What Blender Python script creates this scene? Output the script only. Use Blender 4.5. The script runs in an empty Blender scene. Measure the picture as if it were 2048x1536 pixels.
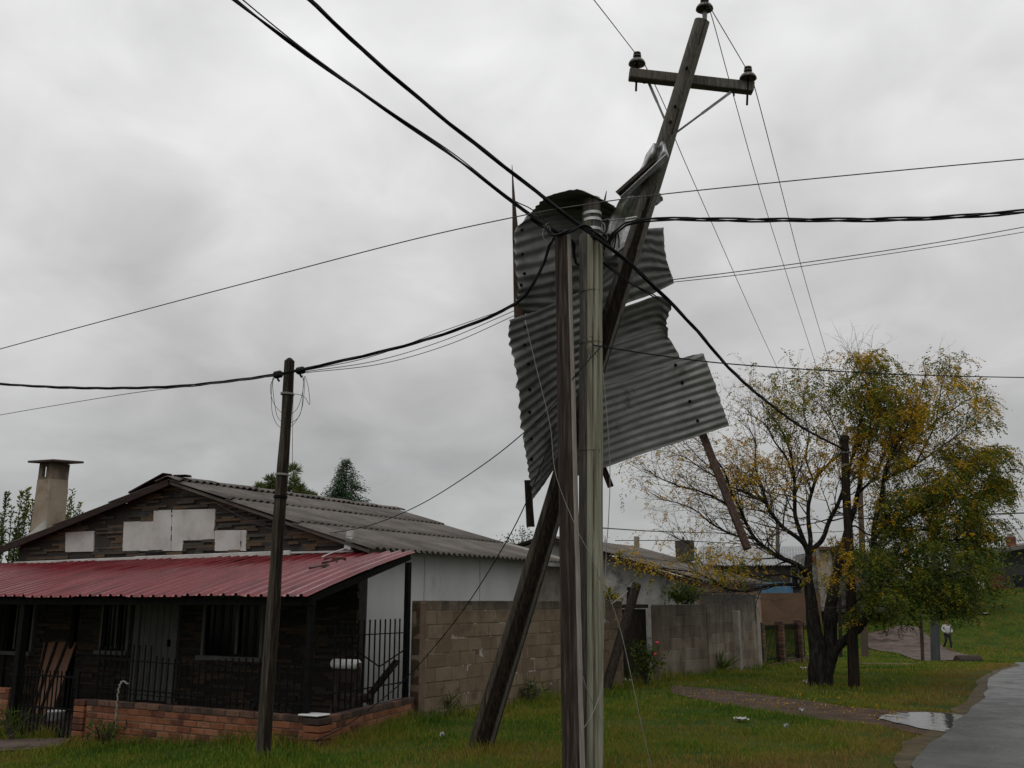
import bpy, math, random
import numpy as np
from mathutils import Vector, Matrix, noise as mnoise

random.seed(7)
RNG = np.random.default_rng(11)
scene = bpy.context.scene
COL = scene.collection
R = math.radians

# ------------------------------------------------------------------ camera, sky, sun, exposure
FPX, CX, CY, EYE = 1900.0, 1024.0, 768.0, 1.65
PITCH = math.atan((1204.0 - CY) / FPX)
cam_d = bpy.data.cameras.new('camera')
cam_d.sensor_width = 36.0
cam_d.lens = 36.0 * FPX / 2048.0
cam_d.clip_start, cam_d.clip_end = 0.1, 3000.0
cam = bpy.data.objects.new('camera', cam_d)
COL.objects.link(cam)
cam.location = (0, 0, EYE)
cam.rotation_euler = (R(90) + PITCH, 0, 0)
scene.camera = cam

SUN_EL, SUN_ROT = R(58), R(200)
world = bpy.data.worlds.new('World')
scene.world = world
world.use_nodes = True
def build_world():
    nt = world.node_tree
    nt.nodes.clear()
    N = nt.nodes.new
    L = nt.links.new
    out = N('ShaderNodeOutputWorld')
    bg_sky = N('ShaderNodeBackground'); bg_sky.inputs['Strength'].default_value = 0.05
    sky = N('ShaderNodeTexSky'); sky.sky_type = 'NISHITA'; sky.sun_disc = False
    sky.sun_elevation = SUN_EL; sky.sun_rotation = SUN_ROT
    L(sky.outputs[0], bg_sky.inputs['Color'])
    bg = N('ShaderNodeBackground')
    tc = N('ShaderNodeTexCoord')
    sep = N('ShaderNodeSeparateXYZ'); L(tc.outputs['Generated'], sep.inputs[0])
    # overcast deck: project the view direction on a flat cloud layer
    zc = N('ShaderNodeMath'); zc.operation = 'MAXIMUM'; zc.inputs[1].default_value = 0.0; L(sep.outputs['Z'], zc.inputs[0])
    za = N('ShaderNodeMath'); za.operation = 'ADD'; za.inputs[1].default_value = 0.42; L(zc.outputs[0], za.inputs[0])
    dx = N('ShaderNodeMath'); dx.operation = 'DIVIDE'; L(sep.outputs['X'], dx.inputs[0]); L(za.outputs[0], dx.inputs[1])
    dy = N('ShaderNodeMath'); dy.operation = 'DIVIDE'; L(sep.outputs['Y'], dy.inputs[0]); L(za.outputs[0], dy.inputs[1])
    cmb = N('ShaderNodeCombineXYZ'); L(dx.outputs[0], cmb.inputs[0]); L(dy.outputs[0], cmb.inputs[1])
    def noise(scale, detail, rough, off, dist=0.0):
        m = N('ShaderNodeMapping'); m.inputs['Location'].default_value = off
        L(cmb.outputs[0], m.inputs[0])
        n = N('ShaderNodeTexNoise'); n.inputs['Scale'].default_value = scale
        n.inputs['Detail'].default_value = detail; n.inputs['Roughness'].default_value = rough
        n.inputs['Distortion'].default_value = dist
        L(m.outputs[0], n.inputs[0]); return n.outputs['Fac']
    n1 = noise(1.9, 4.0, 0.5, (3.7, 1.4, 0), 0.3)
    n2 = noise(6.0, 5.0, 0.5, (8.1, 5.3, 0), 0.4)
    r1 = N('ShaderNodeMapRange'); r1.inputs['From Min'].default_value = 0.3; r1.inputs['From Max'].default_value = 0.7
    r1.inputs['To Min'].default_value = 0.82; r1.inputs['To Max'].default_value = 1.13; L(n1, r1.inputs[0])
    r2 = N('ShaderNodeMapRange'); r2.inputs['From Min'].default_value = 0.3; r2.inputs['From Max'].default_value = 0.72
    r2.inputs['To Min'].default_value = 0.89; r2.inputs['To Max'].default_value = 1.11; L(n2, r2.inputs[0])
    mul = N('ShaderNodeMath'); mul.operation = 'MULTIPLY'; L(r1.outputs[0], mul.inputs[0]); L(r2.outputs[0], mul.inputs[1])
    # thicker, darker cloud towards the horizon
    ramp = N('ShaderNodeValToRGB')
    cr = ramp.color_ramp
    cr.elements[0].position = 0.0; cr.elements[0].color = (0.41, 0.417, 0.418, 1)
    cr.elements[1].position = 1.0; cr.elements[1].color = (0.92, 0.92, 0.92, 1)
    for p, c in ((0.10, (0.445, 0.45, 0.45)), (0.22, (0.55, 0.546, 0.546)), (0.36, (0.69, 0.685, 0.686)), (0.52, (0.84, 0.84, 0.84))):
        e = cr.elements.new(p); e.color = (*c, 1)
    L(zc.outputs[0], ramp.inputs[0])
    mx = N('ShaderNodeVectorMath'); mx.operation = 'SCALE'
    L(ramp.outputs[0], mx.inputs[0]); L(mul.outputs[0], mx.inputs['Scale'])
    L(mx.outputs[0], bg.inputs['Color'])
    mix = N('ShaderNodeMixShader'); mix.inputs[0].default_value = 0.96
    L(bg_sky.outputs[0], mix.inputs[1]); L(bg.outputs[0], mix.inputs[2])
    L(mix.outputs[0], out.inputs[0])
build_world()

sun_d = bpy.data.lights.new('sun', 'SUN')
sun_d.energy = 0.5
sun_d.angle = R(25)
sun_d.color = (1.0, 0.97, 0.93)
sun = bpy.data.objects.new('sun', sun_d)
COL.objects.link(sun)
sun.rotation_euler = (R(90) - SUN_EL, 0, R(180) - SUN_ROT)

vs = scene.view_settings
vs.view_transform = 'Standard'; vs.look = 'None'; vs.exposure = 0.0; vs.gamma = 1.0; vs.use_curve_mapping = False
scene.cycles.use_denoising = True
scene.cycles.max_bounces = 6
scene.cycles.transparent_max_bounces = 6

# ------------------------------------------------------------------ measuring helpers
SP, CP = math.sin(PITCH), math.cos(PITCH)
def ray(px, py):
    u, v = (px - CX) / FPX, (CY - py) / FPX
    return Vector((u, CP - v * SP, SP + v * CP))
def P(px, py, Y):
    d = ray(px, py); t = Y / d.y
    return Vector((d.x * t, Y, EYE + d.z * t))
def sstep(a, b, x):
    t = min(1.0, max(0.0, (x - a) / (b - a))); return t * t * (3 - 2 * t)
def height(x, y):
    """terrain: level near the camera, a dip along the street, a bank rising on the far side"""
    z = -0.85 * sstep(21, 46, y)
    z += 3.45 * sstep(51, 69, y)
    z -= 0.24 * sstep(-2.4, -6.0, x) * sstep(6, 11, y)
    return z
def G(px, py):
    d = ray(px, py); t, step = 4.0, 0.25
    while t < 200:
        p = Vector((d.x * t, d.y * t, EYE + d.z * t))
        if p.z < height(p.x, p.y):
            break
        t += step
    lo, hi = t - step, t
    for _ in range(24):
        m = (lo + hi) / 2
        p = Vector((d.x * m, d.y * m, EYE + d.z * m))
        if p.z < height(p.x, p.y): hi = m
        else: lo = m
    return Vector((d.x * hi, d.y * hi, height(d.x * hi, d.y * hi)))
def inpoly(x, y, poly):
    c = False; j = len(poly) - 1
    for i in range(len(poly)):
        xi, yi, xj, yj = poly[i][0], poly[i][1], poly[j][0], poly[j][1]
        if (yi > y) != (yj > y) and x < (xj - xi) * (y - yi) / (yj - yi) + xi: c = not c
        j = i
    return c
def catmull(pts, n=6):
    pts = [Vector(p) for p in pts]
    if len(pts) < 3:
        return [pts[0].lerp(pts[1], i / n) for i in range(n + 1)] if len(pts) == 2 else pts
    out = []
    for i in range(len(pts) - 1):
        p0 = pts[i - 1] if i else pts[0] * 2 - pts[1]
        p1, p2 = pts[i], pts[i + 1]
        p3 = pts[i + 2] if i + 2 < len(pts) else p2 * 2 - p1
        for k in range(n):
            t = k / n
            out.append(0.5 * ((2 * p1) + (p2 - p0) * t + (2 * p0 - 5 * p1 + 4 * p2 - p3) * t * t + (3 * p1 - p0 - 3 * p2 + p3) * t ** 3))
    out.append(pts[-1]); return out

# ------------------------------------------------------------------ objects
def tag(o, label=None, cat=None, group=None, kind=None):
    if label: o['label'] = label
    if cat: o['category'] = cat
    if group: o['group'] = group
    if kind or cat: o['kind'] = kind or 'thing'
    return o
def thing(name, label, cat, loc=(0, 0, 0), rotz=0.0, group=None):
    o = bpy.data.objects.new(name, None); COL.objects.link(o)
    o.empty_display_size = 0.3
    o.location = loc; o.rotation_euler = (0, 0, rotz)
    return tag(o, label, cat, group)
def wmat(o):
    """world matrix of an Empty we placed (location + z turn only, at most two levels)"""
    m = Matrix.Translation(o.location) @ Matrix.Rotation(o.rotation_euler.z, 4, 'Z')
    return wmat(o.parent) @ m if o.parent else m

class MB:
    def __init__(self):
        self.v, self.f, self.m = [], [], []
    def add(self, vs, fs, mi=0):
        b = len(self.v); self.v.extend([tuple(p) for p in vs])
        self.f.extend([tuple(i + b for i in f) for f in fs]); self.m.extend([mi] * len(fs)); return self
    def box(self, c, s, rot=None, mi=0, bev=0.0, jit=0.0):
        hx, hy, hz = s[0] / 2, s[1] / 2, s[2] / 2
        if bev <= 0:
            pts = [Vector((x * hx, y * hy, z * hz)) for x in (-1, 1) for y in (-1, 1) for z in (-1, 1)]
            fs = [(0, 1, 3, 2), (4, 6, 7, 5), (0, 4, 5, 1), (2, 3, 7, 6), (0, 2, 6, 4), (1, 5, 7, 3)]
        else:
            b = min(bev, hx * .9, hy * .9, hz * .9)
            pts, idx = [], {}
            for x in (-1, 1):
                for y in (-1, 1):
                    for z in (-1, 1):
                        for a in range(3):
                            p = [x * hx, y * hy, z * hz]
                            for k, sg in enumerate((x, y, z)):
                                if k != a: p[k] -= sg * b
                            idx[(x, y, z, a)] = len(pts); pts.append(Vector(p))
            fs = []
            for a in range(3):
                b1, b2 = (a + 1) % 3, (a + 2) % 3
                for sg in (-1, 1):
                    q = []
                    for s1, s2 in ((-1, -1), (1, -1), (1, 1), (-1, 1)):
                        k = [0, 0, 0]; k[a] = sg; k[b1] = s1; k[b2] = s2; q.append(idx[(*k, a)])
                    fs.append(tuple(q if sg > 0 else q[::-1]))
                for s1 in (-1, 1):
                    for s2 in (-1, 1):
                        k0 = [0, 0, 0]; k0[a] = -1; k0[b1] = s1; k0[b2] = s2
                        k1 = list(k0); k1[a] = 1
                        q = [idx[(*k0, b1)], idx[(*k1, b1)], idx[(*k1, b2)], idx[(*k0, b2)]]
                        fs.append(tuple(q if s1 * s2 > 0 else q[::-1]))
            for x in (-1, 1):
                for y in (-1, 1):
                    for z in (-1, 1):
                        q = [idx[(x, y, z, a)] for a in range(3)]
                        fs.append(tuple(q if x * y * z > 0 else q[::-1]))
        if jit:
            pts = [p + Vector((random.uniform(-jit, jit), random.uniform(-jit, jit), random.uniform(-jit, jit))) for p in pts]
        if rot is not None: pts = [rot @ p for p in pts]
        c = Vector(c)
        return self.add([p + c for p in pts], fs, mi)
    def bar(self, a, b, w, h, mi=0, up=(0, 0, 1), bev=0.0, jit=0.0):
        a, b = Vector(a), Vector(b); d = b - a
        x = d.normalized(); up = Vector(up)
        if abs(x.dot(up)) > .98: up = Vector((0, 1, 0))
        y = up.cross(x).normalized(); z = x.cross(y)
        rot = Matrix((x, y, z)).transposed()
        return self.box((a + b) / 2, (d.length, w, h), rot, mi, bev, jit)
    def tube(self, pts, rad, n=6, caps=True, mi=0, prof=None, facet=None, ref=None):
        """sweep; rad a number or list; prof(theta, i)->radius factor; facet(theta)->material index"""
        pts = [Vector(p) for p in pts]
        if not isinstance(rad, (list, tuple)): rad = [rad] * len(pts)
        b = len(self.v); prev = None
        for i, p in enumerate(pts):
            if i == 0: t = pts[1] - pts[0]
            elif i == len(pts) - 1: t = pts[-1] - pts[-2]
            else: t = pts[i + 1] - pts[i - 1]
            t = t.normalized() if t.length > 1e-9 else Vector((0, 0, 1))
            if prev is None:
                r0 = Vector(ref) if ref else (Vector((1, 0, 0)) if abs(t.x) < .9 else Vector((0, 1, 0)))
                x = (r0 - t * r0.dot(t)).normalized()
            else:
                x = (prev - t * prev.dot(t)).normalized()
            prev = x; y = t.cross(x)
            for k in range(n):
                a = 2 * math.pi * k / n
                r = rad[i] * (prof(a, i) if prof else 1.0)
                self.v.append(tuple(p + (x * math.cos(a) + y * math.sin(a)) * r))
        for i in range(len(pts) - 1):
            for k in range(n):
                k2 = (k + 1) % n
                self.f.append((b + i * n + k, b + i * n + k2, b + (i + 1) * n + k2, b + (i + 1) * n + k))
                self.m.append(facet(2 * math.pi * (k + .5) / n, i) if facet else mi)
        if caps:
            self.f.append(tuple(b + k for k in reversed(range(n)))); self.m.append(mi)
            e = b + (len(pts) - 1) * n
            self.f.append(tuple(e + k for k in range(n))); self.m.append(mi)
        return self
    def lathe(self, c, prof, n=16, axis=(0, 0, 1), mi=0):
        ax = Vector(axis).normalized(); c = Vector(c)
        x = ax.orthogonal().normalized(); y = ax.cross(x); b = len(self.v)
        for r, h in prof:
            for k in range(n):
                a = 2 * math.pi * k / n
                self.v.append(tuple(c + ax * h + (x * math.cos(a) + y * math.sin(a)) * max(r, 1e-4)))
        for i in range(len(prof) - 1):
            for k in range(n):
                k2 = (k + 1) % n
                self.f.append((b + i * n + k, b + i * n + k2, b + (i + 1) * n + k2, b + (i + 1) * n + k)); self.m.append(mi)
        self.f.append(tuple(b + k for k in reversed(range(n)))); self.m.append(mi)
        e = b + (len(prof) - 1) * n
        self.f.append(tuple(e + k for k in range(n))); self.m.append(mi)
        return self
    def prism(self, poly, d, mi=0):
        """poly: planar loop of 3-D points, thickness vector d"""
        n = len(poly); d = Vector(d); a = [Vector(p) for p in poly]
        return self.add(a + [p + d for p in a], [tuple(range(n))[::-1], tuple(range(n, 2 * n))] + [(i, (i + 1) % n, (i + 1) % n + n, i + n) for i in range(n)], mi)
    def grid(self, fn, nu, nv, mi=0):
        pts = [fn(i / nu, j / nv) for j in range(nv + 1) for i in range(nu + 1)]
        fs = [(j * (nu + 1) + i, j * (nu + 1) + i + 1, (j + 1) * (nu + 1) + i + 1, (j + 1) * (nu + 1) + i) for j in range(nv) for i in range(nu)]
        return self.add(pts, fs, mi)
    def build(self, name, mats, parent=None, base=None, world=False, smooth=False, solid=0.0):
        """parent: an Empty; coordinates are local to it (or world ones when world=True)."""
        me = bpy.data.meshes.new(name)
        vs = self.v
        loc = Vector((0, 0, 0))
        if parent is not None and world:
            mi = wmat(parent).inverted(); vs = [tuple(mi @ Vector(p)) for p in vs]
        if parent is None and base is not None:
            loc = Vector(base); vs = [(p[0] - loc.x, p[1] - loc.y, p[2] - loc.z) for p in vs]
        me.from_pydata(vs, [], self.f)
        if not isinstance(mats, (list, tuple)): mats = [mats]
        for m in mats: me.materials.append(m)
        if len(mats) > 1: me.polygons.foreach_set('material_index', self.m)
        if smooth: me.polygons.foreach_set('use_smooth', [True] * len(me.polygons))
        me.update()
        o = bpy.data.objects.new(name, me); COL.objects.link(o)
        if parent is not None: o.parent = parent
        o.location = loc
        if solid:
            s = o.modifiers.new('thickness', 'SOLIDIFY'); s.thickness = solid; s.offset = 0
        return o

# ------------------------------------------------------------------ materials
def mat(name, cols, scale=4.0, detail=5.0, rough=0.7, stretch=(1, 1, 1), bump=0.0, bscale=None, spec=0.4, metal=0.0,
        island=0.0, pos=None, spots=None, trans=0.0, rough_var=0.0, world_pos=False, lo=0.3, hi=0.7, coat=0.0, top_stain=None):
    """cols: list of colours spread over a noise; island: per-piece value variation; spots: (colour, scale, threshold, softness)"""
    m = bpy.data.materials.new(name); m.use_nodes = True
    nt = m.node_tree; N = nt.nodes.new; L = nt.links.new
    bs = nt.nodes['Principled BSDF']
    bs.inputs['Roughness'].default_value = rough
    bs.inputs['Specular IOR Level'].default_value = spec
    bs.inputs['Metallic'].default_value = metal
    if coat: bs.inputs['Coat Weight'].default_value = coat; bs.inputs['Coat Roughness'].default_value = 0.25
    geo = N('ShaderNodeNewGeometry'); tc = N('ShaderNodeTexCoord')
    mp = N('ShaderNodeMapping'); mp.inputs['Scale'].default_value = stretch
    L(geo.outputs['Position'] if world_pos else tc.outputs['Object'], mp.inputs[0])
    def noise(s, d=detail, r=0.6):
        n = N('ShaderNodeTexNoise'); n.inputs['Scale'].default_value = s; n.inputs['Detail'].default_value = d
        n.inputs['Roughness'].default_value = r; L(mp.outputs[0], n.inputs[0]); return n.outputs['Fac']
    nf = noise(scale)
    fac = nf
    if island:
        mm = N('ShaderNodeMath'); mm.operation = 'MULTIPLY_ADD'; mm.inputs[1].default_value = island
        L(geo.outputs['Random Per Island'], mm.inputs[0])
        ad = N('ShaderNodeMath'); ad.operation = 'SUBTRACT'; ad.inputs[1].default_value = island / 2
        L(nf, ad.inputs[0]); L(ad.outputs[0], mm.inputs[2]); fac = mm.outputs[0]
    rp = N('ShaderNodeValToRGB'); L(fac, rp.inputs[0])
    cr = rp.color_ramp; n = len(cols)
    if n == 1: cols = [cols[0], cols[0]]; n = 2
    for i, c in enumerate(cols):
        p = lo + (hi - lo) * i / (n - 1) if pos is None else pos[i]
        e = cr.elements[i] if i < 2 else cr.elements.new(p)
        e.position = p; e.color = (*c, 1)
    if pos is not None or n > 2:
        pass
    col = rp.outputs[0]
    for sp in (spots or []):
        c2, s2, th, so = sp[:4]
        f2 = noise(s2, 6.0, 0.65)
        mr = N('ShaderNodeMapRange'); mr.inputs['From Min'].default_value = th; mr.inputs['From Max'].default_value = th + so
        L(f2, mr.inputs[0])
        mx = N('ShaderNodeMix'); mx.data_type = 'RGBA'; L(mr.outputs[0], mx.inputs['Factor'])
        L(col, mx.inputs['A']); mx.inputs['B'].default_value = (*c2, 1); col = mx.outputs['Result']
    if top_stain:
        c2, za_, zb_, wob_ = top_stain      # mould creeping down from the top of a wall in runs
        sp_ = N('ShaderNodeSeparateXYZ'); L(tc.outputs['Object'], sp_.inputs[0])
        m3 = N('ShaderNodeMapping'); m3.inputs['Scale'].default_value = (3.2, 3.2, .55); L(tc.outputs['Object'], m3.inputs[0])
        n3 = N('ShaderNodeTexNoise'); n3.inputs['Scale'].default_value = 1.6; n3.inputs['Detail'].default_value = 7; n3.inputs['Roughness'].default_value = .65; L(m3.outputs[0], n3.inputs[0])
        ma = N('ShaderNodeMath'); ma.operation = 'MULTIPLY_ADD'; ma.inputs[1].default_value = wob_; L(n3.outputs['Fac'], ma.inputs[0]); L(sp_.outputs['Z'], ma.inputs[2])
        mr = N('ShaderNodeMapRange'); mr.inputs['From Min'].default_value = za_ + wob_ / 2; mr.inputs['From Max'].default_value = zb_ + wob_ / 2; mr.inputs['To Max'].default_value = .9; L(ma.outputs[0], mr.inputs[0])
        mx = N('ShaderNodeMix'); mx.data_type = 'RGBA'; L(mr.outputs[0], mx.inputs['Factor']); L(col, mx.inputs['A']); mx.inputs['B'].default_value = (*c2, 1); col = mx.outputs['Result']
    L(col, bs.inputs['Base Color'])
    if rough_var:
        mr = N('ShaderNodeMapRange'); mr.inputs['From Min'].default_value = .3; mr.inputs['From Max'].default_value = .7
        mr.inputs['To Min'].default_value = rough - rough_var; mr.inputs['To Max'].default_value = rough + rough_var
        L(noise(scale * 1.7, 4), mr.inputs[0]); L(mr.outputs[0], bs.inputs['Roughness'])
    if bump:
        b = N('ShaderNodeBump'); b.inputs['Strength'].default_value = bump; b.inputs['Distance'].default_value = 0.02
        L(noise(bscale or scale * 4, 6, 0.7), b.inputs['Height']); L(b.outputs[0], bs.inputs['Normal'])
    if trans:
        tr = N('ShaderNodeBsdfTranslucent'); L(col, tr.inputs['Color'])
        ms = N('ShaderNodeMixShader'); ms.inputs[0].default_value = trans
        L(bs.outputs[0], ms.inputs[1]); L(tr.outputs[0], ms.inputs[2])
        L(ms.outputs[0], nt.nodes['Material Output'].inputs[0])
    return m

M = {}
M['wood_grey'] = mat('weathered grey wood', [(.035, .030, .025), (.085, .075, .062), (.15, .135, .115)], 9, rough=.75, stretch=(6, 6, .35), bump=.5, bscale=14)
M['wood_dark'] = mat('wet dark wood', [(.008, .006, .005), (.022, .017, .013), (.05, .039, .03)], 8, spec=.08, rough=.7, stretch=(6, 6, .4), bump=.5, bscale=14)
M['wood_light'] = mat('split pale wood', [(.14, .12, .10), (.24, .21, .18), (.33, .30, .27)], 10, rough=.75, stretch=(7, 7, .3), bump=.4, bscale=16)
M['wood_green'] = mat('greenish weathered pole wood', [(.11, .10, .066), (.225, .215, .155), (.34, .335, .265)], 5, rough=.7, stretch=(5, 5, .22), bump=.4, bscale=14,
                      spots=[((.075, .072, .03), 1.6, .60, .12), ((.17, .085, .05), 1.3, .66, .08)])
M['wood_brown'] = mat('brown wet post wood', [(.018, .012, .010), (.042, .031, .026), (.10, .08, .07)], 6, spec=.1, rough=.75, stretch=(6, 6, .25), bump=.5, bscale=14)
M['wood_red'] = mat('reddish split timber', [(.03, .018, .013), (.065, .041, .031), (.11, .075, .06)], 9, spec=.15, rough=.8, stretch=(8, 8, .4), bump=.4)
M['zinc'] = mat('dull galvanised sheet', [(.115, .115, .11), (.175, .175, .168), (.24, .24, .232)], 2.2, rough=.55, metal=.35, spec=.4, bump=.12, bscale=20, rough_var=.12,
                spots=[((.085, .070, .054), 3, .62, .12), ((.29, .29, .28), 5, .66, .1)])
M['zinc_mid'] = mat('scuffed grey sheet', [(.13, .128, .12), (.20, .197, .185), (.28, .275, .26)], 5, rough=.5, metal=.4, bump=.12, rough_var=.1)
M['zinc_light'] = mat('bright torn sheet', [(.20, .20, .20), (.36, .36, .36), (.55, .55, .55)], 6, rough=.35, metal=.7, bump=.2, rough_var=.1)
M['steel'] = mat('grey steel', [(.12, .12, .12), (.22, .22, .22)], 12, rough=.5, metal=.6)
M['band'] = mat('pale metal strap', [(.45, .45, .44), (.62, .62, .60)], 20, rough=.4, metal=.4)
M['cable'] = mat('black cable sheath', [(.006, .006, .008), (.014, .014, .017)], 12, rough=.55, spec=.15)
M['wire'] = mat('dull wire', [(.05, .047, .045), (.09, .085, .08)], 12, rough=.5, metal=.3)
M['wire_pale'] = mat('pale wire', [(.17, .165, .145), (.27, .26, .235)], 12, rough=.5)
M['porcelain'] = mat('dark brown glazed porcelain', [(.018, .012, .012), (.035, .022, .02)], 6, rough=.2, spec=.6)
M['black_iron'] = mat('black painted iron', [(.005, .005, .005), (.012, .011, .011)], 14, rough=.7, spec=.06)
M['red_roof'] = mat('wet red painted sheet', [(.115, .010, .016), (.18, .020, .027), (.235, .045, .05)], 2.0, rough=.3, spec=.55, stretch=(2.6, .35, .35), rough_var=.16, bump=.06, bscale=8,
                    spots=[((.25, .11, .11), 3.5, .66, .1), ((.075, .008, .010), 1.4, .56, .15)])
M['fibre'] = mat('weathered fibre cement sheet', [(.055, .047, .041), (.098, .084, .073), (.14, .122, .107)], 1.6, rough=.8, bump=.25, bscale=30,
                 spots=[((.038, .035, .03), 4, .58, .15), ((.15, .11, .08), 2.2, .66, .12)])
M['fibre_pale'] = mat('pale fibre cement sheet', [(.17, .15, .125), (.23, .205, .175), (.29, .265, .23)], 1.6, rough=.8, bump=.2, bscale=30, spots=[((.12, .11, .09), 4, .6, .15)])
M['stone'] = mat('ledger stone strips', [(.030, .028, .025), (.058, .056, .050), (.078, .062, .046), (.105, .068, .042), (.12, .094, .068)], 5, spec=.15, rough=.8, island=.75, bump=.5, bscale=22, lo=.05, hi=.95)
M['stone_gap'] = mat('dark mortar', [(.022, .019, .016), (.04, .035, .03)], 9, rough=.9)
M['render_grey'] = mat('grey cement patch', [(.38, .37, .35), (.48, .47, .45), (.55, .545, .53)], 2.4, rough=.85, bump=.15, bscale=26, spots=[((.24, .22, .19), 2.8, .60, .14)])
M['white_wall'] = mat('grubby white wall', [(.46, .465, .465), (.56, .565, .565), (.60, .60, .595)], 1.1, rough=.8, stretch=(1, 1, .45), bump=.08, bscale=30,
                      spots=[((.36, .36, .345), 1.6, .62, .18)])
M['concrete'] = mat('rough concrete', [(.17, .15, .125), (.25, .225, .19), (.31, .285, .25)], 3, rough=.9, bump=.4, bscale=30, spots=[((.10, .09, .075), 2.5, .58, .16)])
M['concrete_stain'] = mat('stained old concrete', [(.09, .066, .045), (.165, .13, .094), (.25, .21, .16)], 2.2, rough=.9, island=.25, stretch=(1, 1, .45), bump=.3, bscale=26, spots=[((.06, .05, .04), 3, .58, .15)], top_stain=((.04, .037, .031), .75, 1.75, 1.6))
M['mould_wall'] = mat('mouldy cement render', [(.10, .098, .095), (.22, .215, .205), (.34, .33, .31)], 1.4, rough=.9, bump=.15, spots=[((.085, .08, .078), 1.9, .52, .16)])
M['block'] = mat('clay coloured cement blocks', [(.10, .066, .040), (.15, .105, .066), (.185, .137, .090), (.21, .165, .118)], 4, rough=.9, island=.45, bump=.5, bscale=34, lo=.1, hi=.9,
                 spots=[((.075, .058, .04), 2.2, .58, .15), ((.22, .19, .15), 3.1, .66, .06)], top_stain=((.035, .03, .025), 1.42, 1.7, .5))
M['block_dark'] = mat('stained top blocks', [(.08, .058, .038), (.13, .098, .066), (.185, .145, .10)], 5, rough=.9, island=.5, bump=.5, bscale=34, lo=.15, hi=.85, top_stain=((.035, .03, .025), 1.42, 1.7, .6))
M['mortar'] = mat('brown mortar with pale squeezed bits', [(.085, .064, .044), (.14, .108, .075)], 5, rough=.95, bump=.3, spots=[((.36, .335, .295), 2.6, .57, .05)])
M['mortar_brown'] = mat('brown mortar', [(.10, .065, .042), (.17, .12, .085)], 6, rough=.95, bump=.3)
M['brick'] = mat('orange clay brick', [(.06, .020, .011), (.145, .046, .020), (.205, .074, .032), (.24, .105, .058)], 6, rough=.85, island=.7, bump=.45, bscale=30, lo=.08, hi=.92,
                 spots=[((.05, .028, .018), 2.4, .60, .15)])
M['brick_dark'] = mat('stained coping brick', [(.035, .02, .014), (.075, .04, .028), (.13, .065, .04)], 7, rough=.85, island=.5, bump=.45)
M['chimney'] = mat('stained chimney render', [(.17, .125, .085), (.26, .205, .15), (.32, .265, .205)], 1.5, rough=.9, bump=.5, bscale=12, spots=[((.10, .07, .045), 1.2, .58, .16)])
M['soot'] = mat('sooty render', [(.03, .027, .024), (.09, .078, .066)], 4, rough=.95, bump=.3)
M['slab'] = mat('dark slab', [(.045, .03, .028), (.08, .055, .05)], 6, rough=.8, bump=.3)
M['fascia'] = mat('dark brown board', [(.018, .011, .009), (.04, .025, .021)], 8, spec=.15, rough=.7, stretch=(.4, 3, 3))
M['door_paint'] = mat('dull grey white paint', [(.15, .15, .135), (.21, .21, .19)], 3, rough=.6)
M['glass_dark'] = mat('dark window glass', [(.004, .005, .005), (.008, .009, .009)], 3, rough=.15, spec=.25)
M['shutter'] = mat('orange varnished board', [(.12, .05, .02), (.17, .075, .032)], 5, rough=.5, stretch=(1, 1, .3))
M['litter'] = mat('dirty white scrap', [(.28, .275, .26), (.45, .445, .43)], 9, rough=.6)
M['white_plastic'] = mat('white plastic', [(.58, .58, .57), (.70, .70, .69)], 7, rough=.4)
M['floor'] = mat('brown porch floor', [(.03, .022, .018), (.05, .037, .03)], 5, rough=.6)
M['earth'] = mat('wet brown earth', [(.045, .027, .018), (.075, .047, .034), (.11, .075, .058)], 2.5, rough=.6, rough_var=.3, bump=.6, bscale=18, world_pos=True)
M['leaf_dark'] = mat('dark green leaves', [(.022, .042, .008), (.05, .085, .015), (.09, .13, .024)], 2, spec=.15, rough=.6, island=.9, trans=.3, lo=.1, hi=.9)
M['leaf_mid'] = mat('olive green leaves', [(.06, .08, .008), (.12, .14, .014), (.22, .20, .018)], 2, spec=.15, rough=.6, island=.9, trans=.35, lo=.1, hi=.9)
M['leaf_yellow'] = mat('yellow leaves', [(.26, .16, .010), (.50, .29, .013), (.66, .37, .018), (.40, .30, .04)], 2, spec=.15, rough=.6, island=.9, trans=.4, lo=.1, hi=.9)
M['leaf_dry'] = mat('pale dry sprays', [(.15, .11, .035), (.28, .205, .06), (.38, .29, .09)], 2, rough=.6, island=.9, trans=.25, lo=.1, hi=.9)
M['leaf_fir'] = mat('conifer needles', [(.012, .034, .014), (.03, .068, .026), (.055, .105, .04)], 2, spec=.15, rough=.6, island=.9, trans=.15, lo=.1, hi=.9)
M['leaf_pine'] = mat('pine needles', [(.04, .06, .014), (.09, .12, .03), (.16, .18, .05)], 2, spec=.15, rough=.6, island=.9, trans=.2, lo=.1, hi=.9)
M['bark'] = mat('wet dark bark', [(.009, .008, .0065), (.022, .019, .016), (.046, .041, .036)], 8, spec=.06, rough=.85, stretch=(2, 2, .7), bump=.8, bscale=16)
M['twig'] = mat('brown twig', [(.026, .020, .016), (.055, .043, .034)], 8, rough=.75)
M['flower'] = mat('red petals', [(.45, .02, .035), (.62, .05, .07)], 9, rough=.5)

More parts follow.
